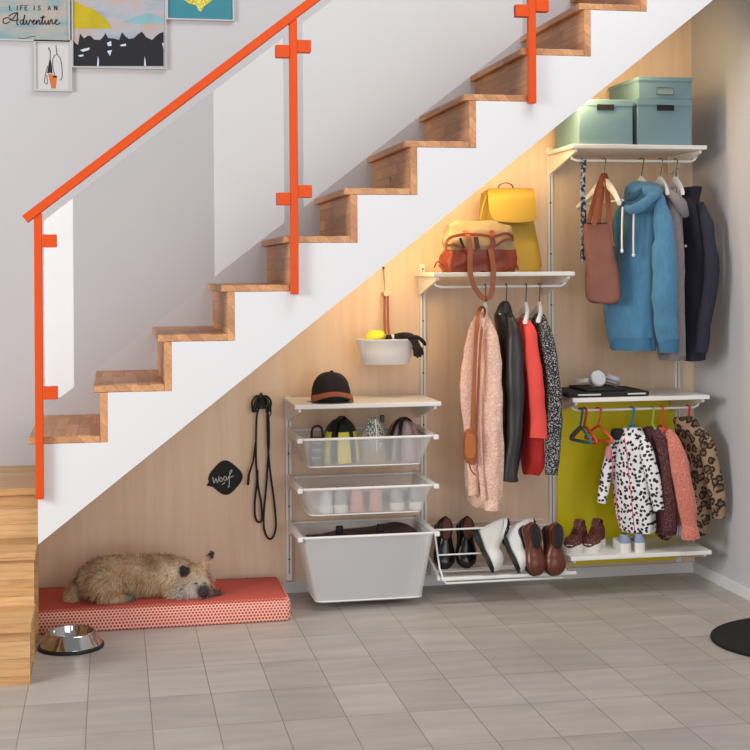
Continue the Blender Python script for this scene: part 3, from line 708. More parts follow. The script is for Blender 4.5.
# steel bowl
c = PZ(71, 648, 0); c = Vector((c.x, c.y+.012, 0)); s_ = .122
bw = thing('dog_bowl', c, 'shiny steel dog bowl with black rubber foot on the tiles by the steps', 'bowl')
MB().lathe([(.70*s_, .001), (.99*s_, .001), (1.0*s_, .006), (.99*s_, .011), (.93*s_, .014), (.70*s_, .010)], c, 64, True, True).build('rubber_foot', M['rubber_k'], bw)
MB().lathe([(.94*s_, .012), (.93*s_, .016), (.86*s_, .030), (.76*s_, .056), (.735*s_, .0605), (.70*s_, .062), (.665*s_, .060), (.645*s_, .052), (.62*s_, .030), (.55*s_, .020), (0.002, .018)], c, 64).build('bowl', M['steel'], bw)
# half-round mat at the right wall
mb = MB(); q = [(XR-.02, -1.19+.33), ] + [(XR-.04-.40*math.sin(a), -1.19+.33*math.cos(a)) for a in [PI*k/40 for k in range(41)]] + [(XR-.02, -1.19-.33)]
mb.prism(q, 'z', 0, .012)
tag(mb.build('floor_mat', M['rug'], loc=(1.6, -1.19, 0), bevel=.004), 'round-edged black bristle mat on the tiles at the right wall', 'mat')
# leash hook and leashes
hk = thing('wall_hook', P(261, 405, WY), 'black metal double hook screwed to the plywood holding the leashes', 'hook')
c = P(261, 402, WY)
MB().prism([(c.x-.018, c.z-.03), (c.x+.018, c.z-.03), (c.x+.026, c.z+.002), (c.x+.010, c.z+.030), (c.x, c.z+.045), (c.x-.010, c.z+.030), (c.x-.026, c.z+.002)], 'y', WY-.006, WY).build('hook_plate', M['blackp'], hk, bevel=.002)
for s in (-1, 1):
    MB().tube(cat_rom([(c.x+s*.010, WY-.004, c.z+.020), (c.x+s*.020, WY-.03, c.z+.012), (c.x+s*.030, WY-.04, c.z-.016), (c.x+s*.031, WY-.046, c.z-.040)], 14), .0085, 8).build('prong', M['blackp'], hk)
def leash(pts, r_, label, w):
    ps = [P(u, v, y) for u, v, y in pts]
    t_ = thing('dog_leash', ps[0], label, 'leash')
    MB().tube([Vector(p) for p in cat_rom(ps, 90)], r_, 8, flat=.55, up=(0, 1, 0)).build('lead', M['black'], t_)
    return t_, ps
tl, ps = leash([(253,412,-.045),(252,402,-.05),(257,396,-.055),(261,402,-.05),(257,415,-.04),(256,440,-.035),(256,460,-.032),(257,480,-.03),(255,500,-.03),(255,515,-.03),(258,522,-.03),(262,519,-.032),(261,502,-.033),(258,485,-.036),(257.5,470,-.036)], .0045, 'black dog leash on the left prong with the short loop', 1)
MB().tube([P(256, 440, -.038), P(253, 462, -.036), P(249, 474, -.036), P(248, 485, -.036)], [.004, .004, .005, .006], 8).build('leash_clip', M['blackp'], tl)
MB().cbox(P(257.2, 480, -.033), (.012, .008, .014)).build('slider', M['blackp'], tl, smooth=False, bevel=.002)
tl, ps = leash([(269,412,-.045),(271,402,-.052),(266,396,-.056),(262,400,-.05),(268,414,-.045),(269,440,-.034),(268,460,-.031),(266,490,-.03),(264,510,-.03),(264,528,-.03),(268,538,-.03),(273,537,-.03),(276,525,-.03),(274,500,-.031),(270,470,-.036),(268,445,-.039),(267,412,-.05)], .0045, 'black dog leash on the right prong with the long loop', 1)
MB().tube(cat_rom([P(270, 404, -.06), P(271, 412, -.062), P(268.5, 417, -.06), P(266, 411, -.06), P(268, 404, -.06)], 20), .0028, 8).build('leash_clip', M['blackp'], tl)
mb = MB()   # bunched collar over the hook
# chalk speech bubble
c = P(225.5, 477.5, WY); R_ = P(244, 477, WY).x-c.x
bb = thing('chalk_board', (c.x, WY, c.z-R_), 'black speech-bubble chalkboard with a handwritten word on the plywood', 'sign')
q = []
for k in range(64):
    a = 2*PI*k/64+PI/4+.06; sx, sy = math.cos(a), math.sin(a)
    q.append((math.copysign(abs(sx)**.62, sx)*.80, math.copysign(abs(sy)**.62, sy)*.80))
ro = [((x*math.cos(PI/4+.05)-y*math.sin(PI/4+.05)), (x*math.sin(PI/4+.05)+y*math.cos(PI/4+.05))) for x, y in q]
pts = [(c.x+x*R_*1.02, c.z+y*R_*1.02) for x, y in ro]
MB().prism(pts, 'y', WY-.005, WY).build('board', M['black'], bb, bevel=.001)
tail = [P(210.5, 479, WY), P(206.5, 485.5, WY), P(216, 487.5, WY), P(218, 481, WY)]
MB().prism([(p.x, p.z) for p in tail], 'y', WY-.0048, WY).build('bubble_tail', M['black'], bb)
mb = MB(); CH = mat('chalk_white', (206,204,202), .9)
def cw(u, v): p = P(u, v, WY-.006); return (p.x, p.z)
for s in ([(212.6,477),(213.2,480),(214.2,483),(215.2,480),(215.9,478.4),(216.6,480.4),(217.4,482.6),(218.4,479.6),(219,476)], [(220.6,482),(219.6,479.6),(221,477.4),(222.4,479.4),(221.4,481.8)], [(224.6,481),(223.6,478.4),(225.2,476.4),(226.6,478.4),(225.4,480.8)], [(227.6,480),(229,476),(231.6,472),(231.8,470),(230,472),(229.4,478),(229.2,484.6),(228,487.6),(229.6,486)], [(226.4,479.6),(229.6,477.6),(233.6,475.8)], [(222,484.6),(225,482.4)]):
    stroke(mb, [cw(*k) for k in s], .0032, y=WY-.0056, m=len(s)*4)
mb.build('handwriting', CH, bb, smooth=False)
# cap
b = P(332, 402, -.30); zc = .853; b = Vector((b.x, -.27, zc))
cp = thing('baseball_cap', b, 'dark navy cap with a tan-edged peak lying on the short left shelf', 'cap')
rs = []; w_ = .083
for k in range(14):
    a = PI/2*k/13; rr = max(abs(math.cos(a))**.7, .004); zz = math.sin(a)
    rs.append([Vector((b.x+w_*rr*math.cos(t)*(1.0+.03*math.cos(6*t)*zz), b.y+w_*1.12*rr*math.sin(t)*(1+.03*math.cos(6*t)*zz), zc+.006+.118*zz)) for t in [2*PI*i/48 for i in range(48)]])
CAPM = mat('dark_navy_felt', (30,24,30), .85, var=.1, vs=40)
o = MB().rings(rs).build('crown', CAPM, cp); wrinkle(o, .003, (20,20,20), 4)
MB().ball((b.x+.004, b.y, zc+.125), (.008, .008, .005)).build('button', CAPM, cp)
def peak(zo, th, yo, yi, name, m):
    rs = []
    for k in range(25):
        t = -1+2*k/24; x = b.x+t*w_*1.04; arch = (1-t*t)*.026
        yy = b.y-w_*.55-.075*math.sqrt(max(0, 1-t*t*.98)); yb = b.y-w_*.95*math.sqrt(max(.02, 1-t*t*.95))*.75
        z = zc+zo+arch
        rs.append([Vector((x, yb, z+.012)), Vector((x, (yy+yb)/2, z+.008)), Vector((x, yy, z)), Vector((x, yy+.001, z-th)), Vector((x, (yy+yb)/2, z+.008-th)), Vector((x, yb, z+.012-th))])
    return MB().rings(rs).build(name, m, cp)
peak(.014, .009, 0, 0, 'peak', mat('tan_suede_edge', (164,94,62), .8, var=.1, vs=60)); peak(.004, .004, 0, 0, 'peak_lining', M['black'])
# hanging tub with gloves
b = P(386, 364, -.17); topz = P(386, 339, -.17).z; w_ = (P(416, 340, -.17).x-P(357, 340, -.17).x)/2; w0 = (P(410, 362, -.17).x-P(362, 362, -.17).x)/2
tb = thing('hanging_tub', (b.x, b.y, b.z), 'white oval tub hung from a tan strap on a wooden peg', 'tub')
def el(w, z, k=.62, n=48): return [Vector((b.x+w*math.cos(2*PI*i/n), b.y+w*k*math.sin(2*PI*i/n), z)) for i in range(n)]
MB().rings([el(w0*.92, b.z), el(w0, b.z+.006), el(w0*.5+w_*.5, (b.z+topz)/2), el(w_*.985, topz-.006), el(w_*1.02, topz-.003), el(w_*1.02, topz+.002), el(w_*.975, topz+.002), el(w0*.97, b.z+.012)]).build('tub', mat('white_enamel', (238,238,240), .3), tb)
hx = P(388, 290, -.10).x
MB().ribbon(cat_rom([(hx-.006, b.y+w_*.62, topz-.02), (hx-.006, -.062, topz+.02), (hx-.006, -.050, P(388, 320, -.05).z), (hx-.005, -.05, P(388, 298, -.05).z), (hx-.005, -.058, P(388, 292, -.05).z)], 20), .010, (1, 0, 0), .004).build('strap', M['tan'], tb)
MB().ribbon(cat_rom([(hx+.009, b.y+w_*.62, topz-.02), (hx+.009, -.064, topz+.02), (hx+.008, -.054, P(388, 320, -.05).z), (hx+.008, -.054, P(388, 298, -.05).z), (hx+.007, -.058, P(388, 292, -.05).z)], 20), .010, (1, 0, 0), .004).build('strap', M['tan'], tb)
pg = thing('wall_peg', (hx, WY, P(388, 295, -.03).z), 'pale wooden peg with a cord above the white tub', 'peg')
zp = P(388, 294, -.05).z
MB().tube([(hx, WY, zp), (hx, -.07, zp+.004)], .013, 16).build('peg', mat('pale_beech', (232,204,160), .6), pg)
MB().tube([(hx-.003, -.05, zp+.01), (hx-.002, -.03, zp+.06), (hx-.002, WY-.002, zp+.115)], .0022, 6).build('cord', M['cream'], pg)
MB().tube([(hx-.002, WY, zp+.115), (hx-.002, WY-.01, zp+.115)], .005, 10).build('nail', M['screw'], pg)
# yellow cloth in the tub
c = P(376, 336, -.20)
o = MB().ball((c.x, c.y, topz+.010), (.042, .035, .030), n=28, m=18); o = o.build('cleaning_cloth', mat('lemon_cloth', (240,226,70), .9), loc=(c.x, c.y, topz))
wrinkle(o, .012, (30,30,30), 5); tag(o, 'crumpled lemon-yellow cloth in the white hanging tub', 'cloth')
# black glove hanging over the rim
c = P(409, 338, -.235)
gl = thing('work_glove', (c.x, c.y, topz), 'black glove draped over the right rim of the white tub', 'glove')
mb = MB(); mb.tube(cat_rom([(c.x-.05, b.y-.01, topz+.006), (c.x-.02, c.y+.02, topz+.014), (c.x+.012, c.y, topz+.008), (c.x+.028, c.y-.012, topz-.022), (c.x+.036, c.y-.014, topz-.040)], 16), cat_rom([(.014,), (.020,), (.021,), (.018,), (.016,)], 16) and [.016]*16, 12, flat=.55, up=(0, 1, 0)); mb.build('palm', M['black'], gl)
for k, (dx, dz, ln) in enumerate(((-.012, 0, .040), (-.002, -.004, .046), (.008, -.002, .043), (.017, .004, .034))):
    MB().tube(cat_rom([(c.x+.024+dx*.7, c.y-.013, topz-.030), (c.x+.032+dx, c.y-.018, topz-.045+dz), (c.x+.036+dx*1.2, c.y-.017, topz-.032-ln)], 8), [.0072, .0075, .0076, .0075, .0074, .007, .0064, .0045], 8).build('finger', M['black'], gl)
MB().tube(cat_rom([(c.x+.0, c.y-.004, topz+.012), (c.x+.032, c.y-.012, topz+.010), (c.x+.056, c.y-.012, topz-.006), (c.x+.070, c.y-.01, topz-.026)], 12), [.008]*10+[.007, .005], 8).build('thumb', M['black'], gl)
c = P(394, 337, -.19)
for k, (dx, dy, r_, lb, m) in enumerate(((-.025, 0, .016, 'small black brush head in the tub, beside the yellow cloth', 'black'), (.018, .0, .018, 'round black pot in the tub, beside the glove', 'black'), (-.002, .012, .013, 'white pot lid peeking out of the tub between black items', 'white'))):
    o = MB().lathe([(r_*.7, topz-.03), (r_, topz-.015), (r_, topz+.012), (r_*.8, topz+.018), (r_*.3, topz+.020)], (c.x+dx, c.y+dy, 0), 20, True, True).build('shoe_care_pot', M[m], loc=(c.x+dx, c.y+dy, topz)); tag(o, lb, 'pot')
# ================================================================== BOXES ON THE TOP SHELF
def card_box(u0, u1, v0, label, z0, yf=-.385, depth=.32, slot=True, lid_h=.028):
    a = P(u0, 120, yf); b_ = P(u1, 120, yf); zt = P((u0+u1)/2, v0, yf).z
    r = thing('storage_box', ((a.x+b_.x)/2, yf+depth/2, z0), label, 'box')
    MB().box((a.x+.003, yf+.003, z0), (b_.x-.003, yf+depth-.003, zt-.004)).build('box_body', M['box'], r, smooth=False, bevel=.002)
    MB().box((a.x, yf, zt-lid_h), (b_.x, yf+depth, zt)).build('lid', M['box'], r, smooth=False, bevel=.002)
    return r, a.x, b_.x, zt
zs = .0005+1.931
r, xa, xb, zt = card_box(578.5, 633.5, 99.5, 'blue-green lidded card box with a dark grip slot, left one on the top shelf', zs)
def slot_(r, u0, u1, v0, v1, y):
    a, b_ = P(u0, v1, y), P(u1, v0, y)
    MB().box((a.x, y-.0015, a.z), (b_.x, y+.002, b_.z)).build('grip_slot', M['lining'], r, smooth=False)
slot_(r, 597, 614, 104.5, 110, -.385)
r, xa, xb, zt = card_box(637, 692, 99, 'blue-green lidded card box with a dark grip slot, right one under the flat box', zs)
slot_(r, 657, 674, 105, 110.5, -.385)
r, xa, xb, zt2 = card_box(638.5, 693, 77, 'flat blue-green card box with a metal label holder, on top of the right box', zt+.0005, depth=.36, lid_h=.018)
a, b_ = P(657, 94.5, -.385), P(673, 88, -.385)
MB().tube([(a.x, -.387, a.z), (b_.x, -.387, a.z), (b_.x, -.387, b_.z), (a.x, -.387, b_.z)], .0016, 6, closed=True).build('label_holder', M['hook'], r, smooth=False)
MB().box((a.x, -.3862, a.z), (b_.x, -.3845, b_.z)).build('blank_label', mat('grey_label', (150,172,172), .7), r, smooth=False)
# ================================================================== CASES AND HEADPHONES ON THE SHELF
zs = .8525
a, b_ = P(566, 398, -.36), P(649, 398, -.36)
cs = thing('laptop_sleeve', ((a.x+b_.x)/2, -.24, zs), 'flat black zipped sleeve with pale edge bands lying on the shelf', 'case')
MB().box((a.x+.004, -.375, zs), (b_.x-.003, -.10, zs+.022)).build('case_body', M['black'], cs, smooth=False, bevel=.008, seg=3)
for u0, u1 in ((578, 601), (628, 646)):
    p, q = P(u0, 394, -.377), P(u1, 394, -.377)
    MB().box((p.x, -.377, zs+.008), (q.x, -.374, zs+.0145)).build('edge_band', mat('pale_band', (206,206,206), .6), cs, smooth=False, bevel=.001)
o = MB().box((a.x+.09, -.36, zs+.0225), (b_.x-.10, -.13, zs+.034)).build('tablet_case', M['black'], loc=(1.4, -.24, zs+.022), smooth=False, bevel=.005)
tag(o, 'thin black tablet case on top of the wider sleeve, under the headphones', 'case')
c = P(594, 388, -.25)
hp = thing('headphones', (c.x, -.25, zs+.034), 'white over-ear headphones lying on the black cases', 'headphones')
HPM = mat('white_plastic', (226,226,228), .35); z = zs+.0345
Mr = Matrix.Rotation(PI/2-.35, 4, 'Y')
def cup(cx, cy, cz, rot, nm):
    Mt = Matrix.Translation((cx, cy, cz)) @ rot
    MB().lathe([(.012, -.014), (.030, -.013), (.036, -.006), (.036, .006), (.030, .013), (.012, .015)], (0, 0, 0), 28, True, True).xf(Mt).build(nm, HPM, hp)
    MB().lathe([(.036, -.013), (.038, -.020), (.034, -.026), (.020, -.026)], (0, 0, 0), 28).xf(Mt).build('ear_pad', mat('grey_ear_pad', (176,174,176), .8), hp)
cup(c.x+.004, -.29, z+.038, Matrix.Rotation(PI/2-.25, 4, 'X') @ Matrix.Rotation(.25, 4, 'Y'), 'ear_cup')
cup(c.x+.105, -.20, z+.030, Matrix.Rotation(.3, 4, 'Y'), 'ear_cup')
MB().ribbon(cat_rom([(c.x, -.28, z+.035), (c.x-.05, -.27, z+.030), (c.x-.075, -.22, z+.024), (c.x-.04, -.165, z+.020), (c.x+.03, -.145, z+.018), (c.x+.085, -.165, z+.022), (c.x+.105, -.19, z+.028)], 30), .016, (0, 0, 1), .006).build('headband', HPM, hp)
# ================================================================== BAGS ON THE MIDDLE SHELF
zs = 1.3905
# yellow backpack leaning on the wall
a = P(486, 262, -.20); b_ = P(545, 262, -.20); cx = (a.x+b_.x)/2
bp = thing('backpack', (cx, -.18, zs), 'mustard-yellow leather backpack with a flap, standing on the middle shelf', 'backpack')
def rbox(cx, cy, w, d, n=40, p=.5): return [Vector((cx+w*math.copysign(abs(math.cos(t))**p, math.cos(t)), cy+d*math.copysign(abs(math.sin(t))**p, math.sin(t)), 0)) for t in [2*PI*i/n for i in range(n)]]
prof = [(271, 487, 543), (266, 485, 545), (250, 485.5, 544), (230, 486.5, 541), (212, 488, 537), (198, 489, 535), (191, 490, 533), (188.5, 494, 528)]
rs = []
for v, ul, ur in prof:
    pl, pr_ = P(ul, v, -.24), P(ur, v, -.24); z = zs+.0005 if v == 271 else pl.z; t = (z-zs)/.35; dd = .085-.035*t
    rs.append([p+Vector((0, .0, z)) for p in rbox((pl.x+pr_.x)/2, -.155+.04*t, (pr_.x-pl.x)/2, dd)])
wrinkle(MB().rings(rs).build('bag_body', M['y_leather'], bp), .006, (9, 9, 7), 2)
# flap
rs = []
fl = [(189, 490, 533, -.125), (188, 489.5, 534, -.185), (192, 488.5, 535.5, -.232), (200, 489, 536, -.243), (210, 490, 537, -.252), (217, 492, 537.5, -.258), (221, 496, 535, -.260)]
for v, ul, ur, y in fl:
    p, q = P(ul, v, y), P(ur, v, y); ct = Vector(((p.x+q.x)/2, y, p.z)); hw = (q.x-p.x)/2
    row = [Vector((ct.x+hw*s, ct.y+.010*s*s, ct.z-.006*(1-s*s)*(v > 210))) for s in [-1+2*k/16 for k in range(17)]]
    rs.append(row+[x+Vector((0, .006, -.002)) for x in reversed(row)])
MB().rings(rs).build('flap', M['y_leather'], bp, angle=60)
hz = P(507, 189, -.17)
MB().ribbon(cat_rom([(hz.x-.035, -.15, hz.z-.005), (hz.x-.028, -.15, hz.z+.018), (hz.x, -.15, hz.z+.028), (hz.x+.028, -.15, hz.z+.018), (hz.x+.035, -.15, hz.z-.005)], 20), .012, (0, 1, 0), .004).build('grab_handle', M['b_leather'], bp)
MB().ribbon(cat_rom([P(489, 191, -.16), P(485, 200, -.20), P(481, 215, -.22), P(479, 232, -.22)], 16), .02, (.3, 1, 0), .005).build('shoulder_strap', M['y_leather'], bp)
# canvas and leather holdall
cbx = (P(441, 262, -.31).x+P(516, 262, -.31).x)/2
hb = thing('canvas_holdall', (cbx, -.30, zs), 'slumped cream canvas bag with russet leather base and long handles over the shelf edge', 'bag')
prof = [(271, 446, 514, .075), (266, 441, 516, .082), (258, 443, 515, .080), (250, 446, 514, .076), (240, 444, 514, .070), (232, 446, 512, .055), (226, 447.5, 510, .035), (223.5, 452, 506, .02)]
rs = []; NN = 56
for v, ul, ur, dd in prof:
    pl, pr_ = P(ul, v, -.33), P(ur, v, -.33); z = zs+.0005 if v == 271 else pl.z
    rs.append([p+Vector((0, 0, z+(.012*math.sin(3*(p.x-pl.x)/(pr_.x-pl.x)*PI+.5) if v < 228 else 0))) for p in rbox((pl.x+pr_.x)/2, -.305, (pr_.x-pl.x)/2, dd, NN)])
rr_ = []
for i in range(len(rs)-1):
    for k in range(3): rr_.append([p.lerp(q, k/3) for p, q in zip(rs[i], rs[i+1])])
rr_.append(rs[-1])
mb = MB(); mb.rings(rr_)
for q in range(len(mb.f)): mb.mi[q] = 1 if q < NN*9 else 0
wrinkle(mb.build('bag_body', [M['cream'], M['b_leather']], hb), .018, (15, 15, 17), 6)
# leather trim, zip opening and buckled straps on the front
def lead(pts, w, m, name, th=.005, side=(1, 0, 0), n=28): return MB().ribbon(cat_rom([P(*p) for p in pts], n), w, side, th).build(name, m, hb)
yF = -.392
lead([(446.5, 250, -.385), (446, 243, -.388), (450, 238, yF), (458, 235.5, yF), (466, 234.5, yF), (480, 235, yF), (494, 236.5, yF), (505, 233.5, yF), (512, 236, -.385), (513, 241, -.38)], .012, M['b_leather'], 'rim_trim', side=(0, .2, 1))
lead([(447, 246, yF), (455, 244.5, yF), (463, 249, yF), (470, 254, yF)], .009, M['b_leather'], 'side_strap', side=(0, .2, 1))
lead([(512, 239, yF), (505, 240, yF), (497, 245, yF), (490, 251, yF)], .009, M['b_leather'], 'side_strap', side=(0, .2, 1))
lead([(476, 237, yF-.003), (477, 243, yF-.004), (478, 249, yF-.004)], .018, mat('dark_flap_lining', (92,46,42), .6), 'zip_opening')
lead([(460, 238, yF-.002), (462, 243, yF-.003), (464, 248, yF-.003)], .010, M['lining'], 'zip_opening')
for nm, pts in (('handle', [(465, 231, -.36), (468, 236, -.398), (470, 247, -.404), (470, 258, -.408), (470, 268, -.412), (471, 277, -.414), (474, 286, -.413), (479, 294, -.412), (484, 298.5, -.411), (489, 297.5, -.411), (492, 291, -.412), (493, 281, -.414), (493.5, 270, -.412), (492, 257, -.408), (490, 249, -.404)]),
                ('handle', [(492, 231, -.36), (492, 236, -.398), (493, 244, -.402), (490, 251, -.404)])):
    lead(pts, .021, M['tan'] if len(pts) > 5 else M['b_leather'], nm, .006, n=60)
MB().tube(cat_rom([P(445, 268, -.37), P(440.5, 263, -.37), P(437, 262, -.365), (P(434, 268, -.36))], 12), .003, 8).build('side_tab', M['b_leather'], hb)
MB().tube(cat_rom([P(513, 262, -.37), P(517, 266, -.37), P(518, 270, -.37)], 12), .004, 8).build('side_tab', M['b_leather'], hb)
# ================================================================== HANGERS AND CLOTHES
def hanger(u, rail_z, y, rot, label, w=.42, drop=.0, m=None, hook=None, style='flat', group=None, bar=True, small=False):
    """hook on the rail at picture column u; rot turns the shoulder axis from +x"""
    x = P(u, 100, y).x; d = Vector((math.cos(rot), math.sin(rot), 0)); R_ = .018 if not small else .016
    r = thing('clothes_hanger', (x, y, rail_z), label, 'hanger', group)
    neck = rail_z-(.085 if not small else .075)
    c = Vector((x, y, 0)); rr = R_
    n_ = Vector((-d.y, d.x, 0))
    hp_ = [c+d*(rr*math.cos(a))+Vector((0, 0, rail_z-.0085+rr*math.sin(a)*.85+.0)) for a in [PI*1.05-PI*1.25*k/14 for k in range(15)]]
    hp_ = [p+Vector((0, 0, 0)) for p in hp_]
    hp_ += [c+d*.006+Vector((0, 0, rail_z-.045)), c+Vector((0, 0, neck+.012)), c+Vector((0, 0, neck))]
    hk_m = hook or M['hook']
    if style == 'flat':
        MB().tube(cat_rom(hp_, 40), .0024, 8).build('hook', hk_m, r)
        rs = []; th = .010
        for k in range(21):
            t = -1+2*k/20; at = abs(t); zz = neck-.012-(at**1.25)*(.25*w); hh = .020*(1-.45*at)
            p = c+d*(t*w/2)-n_*(.03*at*at); p.z = zz
            rs.append([p-n_*th*.8+Vector((0, 0, -hh)), p+n_*th*.8+Vector((0, 0, -hh)), p+n_*th+Vector((0, 0, 0)), p+n_*th*.6+Vector((0, 0, hh*.7+.012*(1-at)**3)), p-n_*th*.6+Vector((0, 0, hh*.7+.012*(1-at)**3)), p-n_*th])
        MB().rings(rs).build('shoulders', m or M['hang_w'], r)
        if bar: MB().tube([c+d*(-w*.44)+Vector((0, 0, neck-.10)), c+d*(w*.44)+Vector((0, 0, neck-.10))], .0045, 8).build('trouser_bar', m or M['hang_w'], r)
    else:
        mb = MB(); mb.tube(cat_rom(hp_, 40), .0048, 8, caps=True); mb.build('hook', m, r)
        hw = w/2; dz = w*.36
        q = [c+Vector((0, 0, neck+.002)), c+d*(hw*.5)+Vector((0, 0, neck-dz*.38)), c+d*hw*.95+Vector((0, 0, neck-dz*.86)), c+d*hw+Vector((0, 0, neck-dz*1.0)), c+d*hw*.9+Vector((0, 0, neck-dz*1.12)), c+Vector((0, 0, neck-dz*1.14)),
             c-d*hw*.9+Vector((0, 0, neck-dz*1.12)), c-d*hw+Vector((0, 0, neck-dz)), c-d*hw*.95+Vector((0, 0, neck-dz*.86)), c-d*(hw*.5)+Vector((0, 0, neck-dz*.38))]
        qq = [Vector(p) for p in cat_rom(q+[q[0]], 60)][:-1]
        MB().tube(qq, .0062, 8, closed=True).build('frame', m, r)
    return r
def hdir(rot): return Vector((math.cos(rot), math.sin(rot), 0))
def body(name, rows, y0, rot, b, parent, m, N=44, fold=.05, folds=7, seed=0, R_=34, sq=.72, cap0=True, cap1=True, wr=(.010, (10, 10, 3.5))):
    """cloth body: rows (v, uL, uR[, thickness factor]) give its silhouette; real ellipse-like sections lie along the shoulder axis rot"""
    rows = [tuple(r)+(1.0,)*(4-len(r)) for r in rows]; rows = cat_rom(rows, R_); rs = []
    ax = hdir(rot); bx = Vector((-ax.y, ax.x, 0))
    for i, (v, ul, ur, tf) in enumerate(rows):
        pl, pr_ = P(ul, v, y0), P(ur, v, y0); c = (pl+pr_)/2; w = max((pr_.x-pl.x)/2, .004)
        vd = Vector((c.x-CAM.x, c.y-CAM.y, 0)).normalized(); n = Vector((vd.y, -vd.x, 0)); w = w*abs(n.x)
        prog = i/(len(rows)-1); bb = min(b*tf, w*.92)
        def ringf(a):
            out = []
            for k in range(N):
                t = 2*PI*k/N; f = 1+fold*prog*math.sin(folds*t+seed+2.2*prog)
                cs, sn = math.cos(t), math.sin(t)
                out.append(ax*(a*math.copysign(abs(cs)**sq, cs)*f)+bx*(bb*math.copysign(abs(sn)**sq, sn)*f))
            return out
        lo, hi = .002, .25
        for _ in range(24):
            a = (lo+hi)/2
            if max(p.dot(n) for p in ringf(a)) > w: hi = a
            else: lo = a
        q = ringf(lo); mx = max(p.dot(n) for p in q); mn = min(p.dot(n) for p in q); off = -(mx+mn)/2
        rs.append([c+p+n*off for p in q])
    o = MB().rings(rs, cap0, cap1).build(name, m, parent, angle=75)
    if wr: wrinkle(o, wr[0], wr[1], seed)
    return o
def sleeve(pts, parent, m, flat=.62, name='sleeve', n=20, R_=26, seed=1, wr=(.007, (13, 13, 9)), side=None, cuff=None):
    """pts (u, v, y, half width in pixels)"""
    q = cat_rom(pts, R_); ps = [P(u, v, y) for u, v, y, w in q]; rr = [max(w, .5)*pxm(y) for u, v, y, w in q]
    o = MB().tube(ps, rr, n, flat=flat, up=side or (.3, 1, 0)).build(name, m, parent, angle=75)
    if wr: wrinkle(o, wr[0], wr[1], seed)
    if cuff:
        k = int(R_*cuff[0]); MB().tube(ps[k:]+[ps[-1]+(ps[-1]-ps[-2])*.4], [x*1.04 for x in rr[k:]]+[rr[-1]*1.0], n, flat=flat, up=side or (.3, 1, 0)).build('cuff', cuff[1], o, angle=75)
    return o
def garment(name, u, v, y, label, cat): return thing(name, P(u, v, y), label, cat)
YR = -.30
# ---- middle rail, left to right: peach coat, leather jacket, red top, tweed jacket
RT = math.radians(-86)
G_ = 'white hangers with steel hooks'
hanger(484, RZ2+.0055, YR, math.radians(-97), 'white hanger on the middle rail, leftmost, inside the peach coat', .20, bar=False)
g = garment('teddy_coat', 483, 505, YR, 'long peach teddy-fleece coat on the middle rail with a tan purse over it', 'coat')
o = body('coat_body', [(311,482,485,.6),(318,474,487,.8),(330,471.5,491),(350,468,496),(375,465,500),(400,463,502),(430,464,503),(460,464.5,503),(485,465,501.5),(500,466.5,500),(506,470,498.5)], YR, RT, .055, g, M['peach'], seed=1, folds=9, fold=.07)
rough_up(o, .006, 70)
o = sleeve([(485,316,-.36,3),(489,330,-.40,7),(492,355,-.42,9),(493,390,-.43,9.5),(492,430,-.43,9.5),(491,470,-.43,9),(491.5,498,-.42,7.5),(491.5,510,-.42,6.5)], g, M['peach'], seed=2); rough_up(o, .006, 70)
o = sleeve([(474,322,-.34,3),(470,345,-.37,6),(467,375,-.38,6.5),(467,402,-.385,6),(469,430,-.385,6),(472,465,-.385,6),(474,495,-.385,6)], g, M['peach'], seed=5); rough_up(o, .006, 70)
MB().ribbon(cat_rom([P(484,318,-.415), P(480,345,-.43), P(479,385,-.44), P(479,430,-.44), P(481,470,-.44), P(484,500,-.43)], 40), .018, (.5,-.5,0), .012).build('lapel', M['peach'], g)
# crossbody purse on the same hanger
g = garment('crossbody_purse', 470, 448, -.45, 'small cognac leather purse on a long strap over the peach coat', 'purse')
MB().ribbon(cat_rom([P(482,306.5,-.33), P(478.5,313,-.40), P(476.5,330,-.445), P(475,360,-.46), P(473.5,395,-.465), P(472,432,-.465)], 36), .0165, (1,-.15,0), .004).build('strap', M['tan'], g)
MB().ribbon(cat_rom([P(482,306.5,-.33), P(485,311,-.36), P(482.5,325,-.42), P(480,350,-.452), P(478,395,-.455), P(476.5,432,-.452)], 36), .010, (1,-.15,0), .004).build('strap', M['tan'], g)
rs = []
for k, (v, ul, ur) in enumerate(((430,468,476),(432,465.5,477.5),(440,464.5,478.5),(450,464,478),(458,464.5,477),(463,467,476),(464.5,470,475))):
    p, q = P(ul, v, -.465), P(ur, v, -.465); rs.append([x+Vector((0, 0, p.z)) for x in rbox((p.x+q.x)/2, -.455, (q.x-p.x)/2, .022, 32, .6)])
MB().rings(rs).build('purse_body', M['tan'], g, bevel=0)
p = P(470.5, 447, -.481)
MB().prism([(p.x+.023*math.copysign(abs(math.cos(t))**.6, math.cos(t)), p.z+.050*math.copysign(abs(math.sin(t))**.6, math.sin(t))+.002) for t in [2*PI*i/28 for i in range(28)]], 'y', -.482, -.475).build('flap', mat('cognac_flap', (178,98,40), .45), g, bevel=.002)
MB().tube(cat_rom([P(469,463,-.455), P(471,470,-.452), P(475,475,-.45)], 8), .003, 6).build('strap_end', M['tan'], g)
